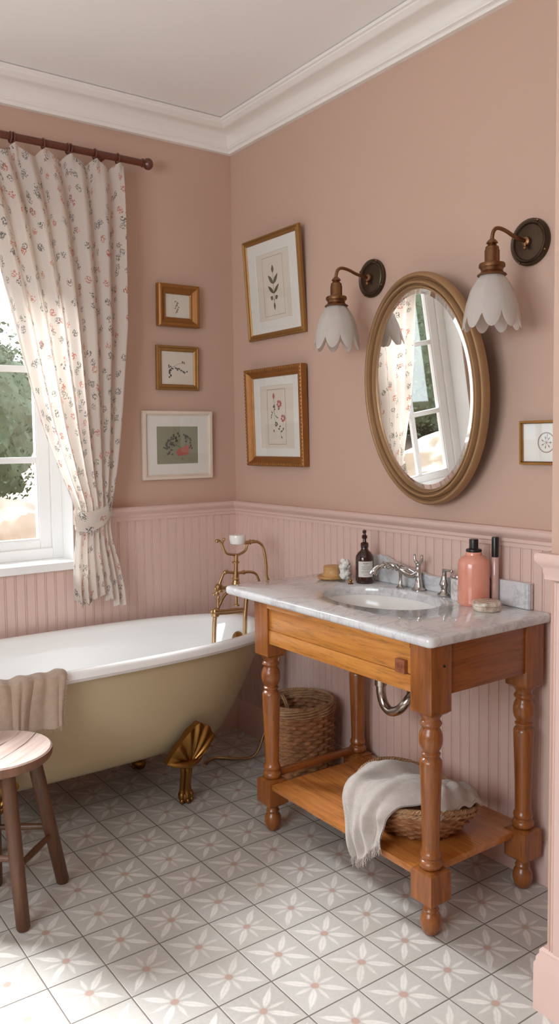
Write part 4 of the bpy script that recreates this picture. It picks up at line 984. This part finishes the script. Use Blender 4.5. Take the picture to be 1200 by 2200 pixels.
# towel in the oval basket
tb = thing('linen_towel', 'grey linen towel with fringe spilling out of the oval basket', 'towel', (-.42, -1.5, .28))
rows_ = [  # v: x, z, y_far, y_near
    (0.00, -.20, .285, -1.40, -1.66), (.10, -.235, .318, -1.375, -1.690), (.22, -.29, .334, -1.360, -1.690), (.36, -.36, .338, -1.355, -1.670), (.50, -.43, .334, -1.365, -1.640), (.60, -.480, .324, -1.385, -1.615),
    (.67, -.506, .296, -1.400, -1.605), (.76, -.522, .245, -1.425, -1.600), (.86, -.530, .185, -1.445, -1.600), (1.0, -.535, .120, -1.480, -1.610)]
def rowi(v):
    for r0, r1 in zip(rows_, rows_[1:]):
        if v <= r1[0]: f = (v - r0[0]) / (r1[0] - r0[0]); return [lerp(p, q, f) for p, q in zip(r0[1:], r1[1:])]
    return list(rows_[-1][1:])
def tow(u, v):
    acc = [0] * 4
    for dv in (-.045, -.022, 0, .022, .045):
        q = rowi(max(0, min(1, v + dv))); acc = [a_ + b_ / 5 for a_, b_ in zip(acc, q)]
    x, z, ya, yb = acc; y = lerp(ya, yb, u); hang = sstep(.55, .75, v)
    f = .013 * sin(u * 9 + v * 3.5) + .008 * abs(sin(u * 8.5 + 1 - v * 2.2)) + .005 * sin(u * 23 + 2 + v * 5) + .005 * sin(v * 22 + u * 6) + .016 * (1 - abs(2 * ((u * 1.6 + .1) % 1) - 1)) * sstep(.3, .8, v)
    top = 1 - hang
    z += f * top * .9 - .012 * sin(v * 6 + 1) * top * u + (-.05 + .055 * 1) * 0
    x -= f * hang * 1.0
    if hang > 0: z += hang * (.085 * sstep(.35, 1, u) * sstep(.6, 1, v) + .02 * sin(u * pi) * v)
    drop = sstep(.75, 1.0, u) * top * .020 + sstep(.2, .0, u) * top * .012
    return Vector((x, y, z - drop))
b = B(); b.grid(tow, 80, 110); b.grid(lambda u, v: tow(u, v) + Vector((.004 * sstep(.5, .7, v), 0, -.004)), 80, 110)
wobj('cloth', b, M['linen'], tb)
b = B()
def tow2(u, v):
    # second fold of the towel lying in the right end of the basket
    y = lerp(-1.60, -1.700, u) - .012 * sin(v * 3); x = lerp(-.400, -.215, v) ; z = .318 + .024 * sin(pi * u) * (.6 + .4 * sin(v * 5)) + .018 * sin(v * pi) + .006 * sin(v * 19 + u * 5) - .020 * sstep(.7, 1, u)
    return Vector((x, y, z))
b.grid(tow2, 40, 50); b.grid(lambda u, v: tow2(u, v) + Vector((0, 0, -.014)), 40, 50)
b.grid(lambda u, v: tow2(1, u) + Vector((0, .002 * sin(pi * v), -.014 * v)), 50, 4)
wobj('folded_corner', b, M['linen'], tb)
b = B()
for k in range(130):
    u = k / 129; p = tow(u, 1.0); L = random.uniform(.016, .030); q = p + Vector((random.uniform(-.006, .002), random.uniform(-.006, .006), -L)); b.tube([p, p.lerp(q, .5) + Vector((random.uniform(-.002, .002), random.uniform(-.003, .003), 0)), q], .0011, 4)
wobj('fringe', b, M['linen'], tb)

# ------------------------------------------------------------------ outdoors
gnd = B(); gnd.grid(lambda u, v: Vector((lerp(-22, 22, u), lerp(.4, 32, v), -.30 + .12 * sin(u * 31) * sin(v * 17) + 1.8 * v)), 60, 40)
o = obj('ground', gnd, M['sand']); o['kind'] = 'structure'
from mathutils import noise as mnoise
def rock(x, y, sx, sy, sz, label, seed):
    t = bmesh.new(); bmesh.ops.create_icosphere(t, subdivisions=5, radius=1)
    for v in t.verts:
        n_ = mnoise.fractal(v.co * 1.3 + Vector((seed * 7.1, 0, 0)), .9, 2.1, 5); p = v.co * (1 + .22 * n_); v.co = Vector((p.x * sx, p.y * sy, p.z * sz))
    b = B(); b.merge(t); o = obj('sandstone_rock', b, M['rock']); o.location = (x, y, -.30 + 1.8 * (y - .4) / 31.6 + sz * .35); tag(o, label, 'rock'); return o
rock(.68, 5.5, .60, .6, .60, 'rounded pale rock seen through the lower right window pane', 2)
rock(-4.9, 4.2, 1.0, .8, .55, 'broad pale rock outside, seen in the oval mirror', 3)
def bush(x, y, rx, rz, label, seed, n=7500):
    R = random.Random(seed); t = thing('leafy_bush', label, 'bush', (x, y, -.30 + 1.8 * (y - .4) / 31.6), group='green bushes outside the window')
    b = B()
    for k in range(n):
        while True:
            p = Vector((R.uniform(-1, 1), R.uniform(-1, 1), R.uniform(-1, 1)))
            if .84 < p.length < 1.08: break
        q = Vector((p.x * rx, p.y * rx, rz * .62 + p.z * rz * .62)) + Vector([mnoise.noise(p * 2 + Vector((seed, 0, i))) * .12 for i in range(3)])
        d = Vector((R.uniform(-1, 1), R.uniform(-1, 1), R.uniform(-1, 1))).normalized(); e = d.cross(Vector((R.uniform(-1, 1), R.uniform(-1, 1), .3))).normalized(); L = R.uniform(.05, .09)
        b.poly([q, q + d * L * .5 + e * L * .25, q + d * L, q + d * L * .5 - e * L * .25])
    obj('foliage', b, M['leaf'], t, True)
    c_ = bmesh.new(); bmesh.ops.create_icosphere(c_, subdivisions=5, radius=1)
    for v in c_.verts:
        q = v.co * (.90 + .13 * mnoise.fractal(v.co * 3.5 + Vector((seed * 3, 1, 2)), .7, 2.2, 6)); v.co = Vector((q.x * rx, q.y * rx, rz * .62 + q.z * rz * .62))
    b = B(); b.merge(c_); obj('inner_foliage', b, M['leaf'], t)
    b = B()
    for k in range(7):
        a = k * .9; b.tube([(0, 0, -.1), (rx * .2 * cos(a), rx * .2 * sin(a), rz * .4), (rx * .6 * cos(a), rx * .6 * sin(a), rz * .95)], lambda t: .035 - .028 * t, 6, 3)
    obj('stem', b, M['twig'], t)
bush(.2, 8.2, 1.7, 2.6, 'tall green bush behind the pale rock in the window panes', 1)
bush(-4.0, 7.6, 1.1, 1.9, 'green bush outside, seen in the left of the mirror', 3)
bush(-6.9, 7.4, 1.2, 2.2, 'green bush outside, seen in the middle of the mirror', 4)

# ------------------------------------------------------------------ light
world = bpy.data.worlds.new('sky'); scn.world = world; world.use_nodes = True; nt = world.node_tree; bg = nt.nodes['Background']
tc = nt.nodes.new('ShaderNodeTexCoord'); sx_ = nt.nodes.new('ShaderNodeSeparateXYZ'); rp = nt.nodes.new('ShaderNodeValToRGB')
nt.links.new(tc.outputs['Generated'], sx_.inputs[0]); nt.links.new(sx_.outputs[2], rp.inputs[0]); nt.links.new(rp.outputs[0], bg.inputs[0])
rp.color_ramp.elements[0].color = (.93, .95, 1.0, 1); rp.color_ramp.elements[1].color = (.80, .88, 1.0, 1)
bg.inputs[1].default_value = 1.6
def light(name, typ, loc, energy, color, **kw):
    l = bpy.data.lights.new(name, typ); l.energy = energy; l.color = color
    for k, v in kw.items(): setattr(l, k, v)
    o = bpy.data.objects.new(name, l); C.objects.link(o); o.location = loc; return o
def aim(o, d): o.rotation_euler = Vector(d).to_track_quat('-Z', 'Y').to_euler()
sun = light('sun', 'SUN', (0, 6, 6), 11.5, (.92, .96, 1.0), angle=radians(24)); aim(sun, (.40, -.90, -.88))
por = light('window_portal', 'AREA', ((WX0 + WX1) / 2, .20, (WZ0 + WZ1) / 2), 1, (1, 1, 1), shape='RECTANGLE', size=WX1 - WX0, size_y=WZ1 - WZ0); aim(por, (0, -1, 0)); por.data.cycles.is_portal = True
day = light('left_window_daylight', 'AREA', (WL - .18, (LY0 + LY1) / 2, (LZ0 + LZ1) / 2 + .05), 47, (.83, .925, 1.0), shape='RECTANGLE', size=LY1 - LY0, size_y=LZ1 - LZ0); aim(day, (1, .06, .06))

# ------------------------------------------------------------------ camera
f, yaw, pit, rol, cx, cy, cz, sh = 1756.75, .6185, .0715, -.0130, -2.1014, -3.3133, 1.3907, -27.3
F = Vector((sin(yaw) * cos(pit), cos(yaw) * cos(pit), -sin(pit))); R0 = Vector((cos(yaw), -sin(yaw), 0)); U0 = R0.cross(F)
R2 = R0 * cos(rol) + U0 * sin(rol); U2 = -R0 * sin(rol) + U0 * cos(rol)
cam = bpy.data.cameras.new('camera'); co = bpy.data.objects.new('camera', cam); C.objects.link(co)
m = Matrix((R2, U2, -F)).transposed().to_4x4(); m.translation = (cx, cy, cz); co.matrix_world = m
cam.sensor_fit = 'VERTICAL'; cam.sensor_height = 36; cam.lens = f / 2200 * 36; cam.shift_y = sh / 2200; cam.clip_start = .05
scn.camera = co
vs = scn.view_settings; scn.display_settings.display_device = 'sRGB'; vs.view_transform = 'Standard'; vs.look = 'None'; vs.gamma = 1; vs.use_curve_mapping = False; vs.exposure = .50
scn.cycles.max_bounces = 10; scn.cycles.diffuse_bounces = 6; scn.cycles.transparent_max_bounces = 12; scn.cycles.sample_clamp_indirect = 6
scn.cycles.use_denoising = True; scn.cycles.caustics_reflective = False; scn.cycles.caustics_refractive = False
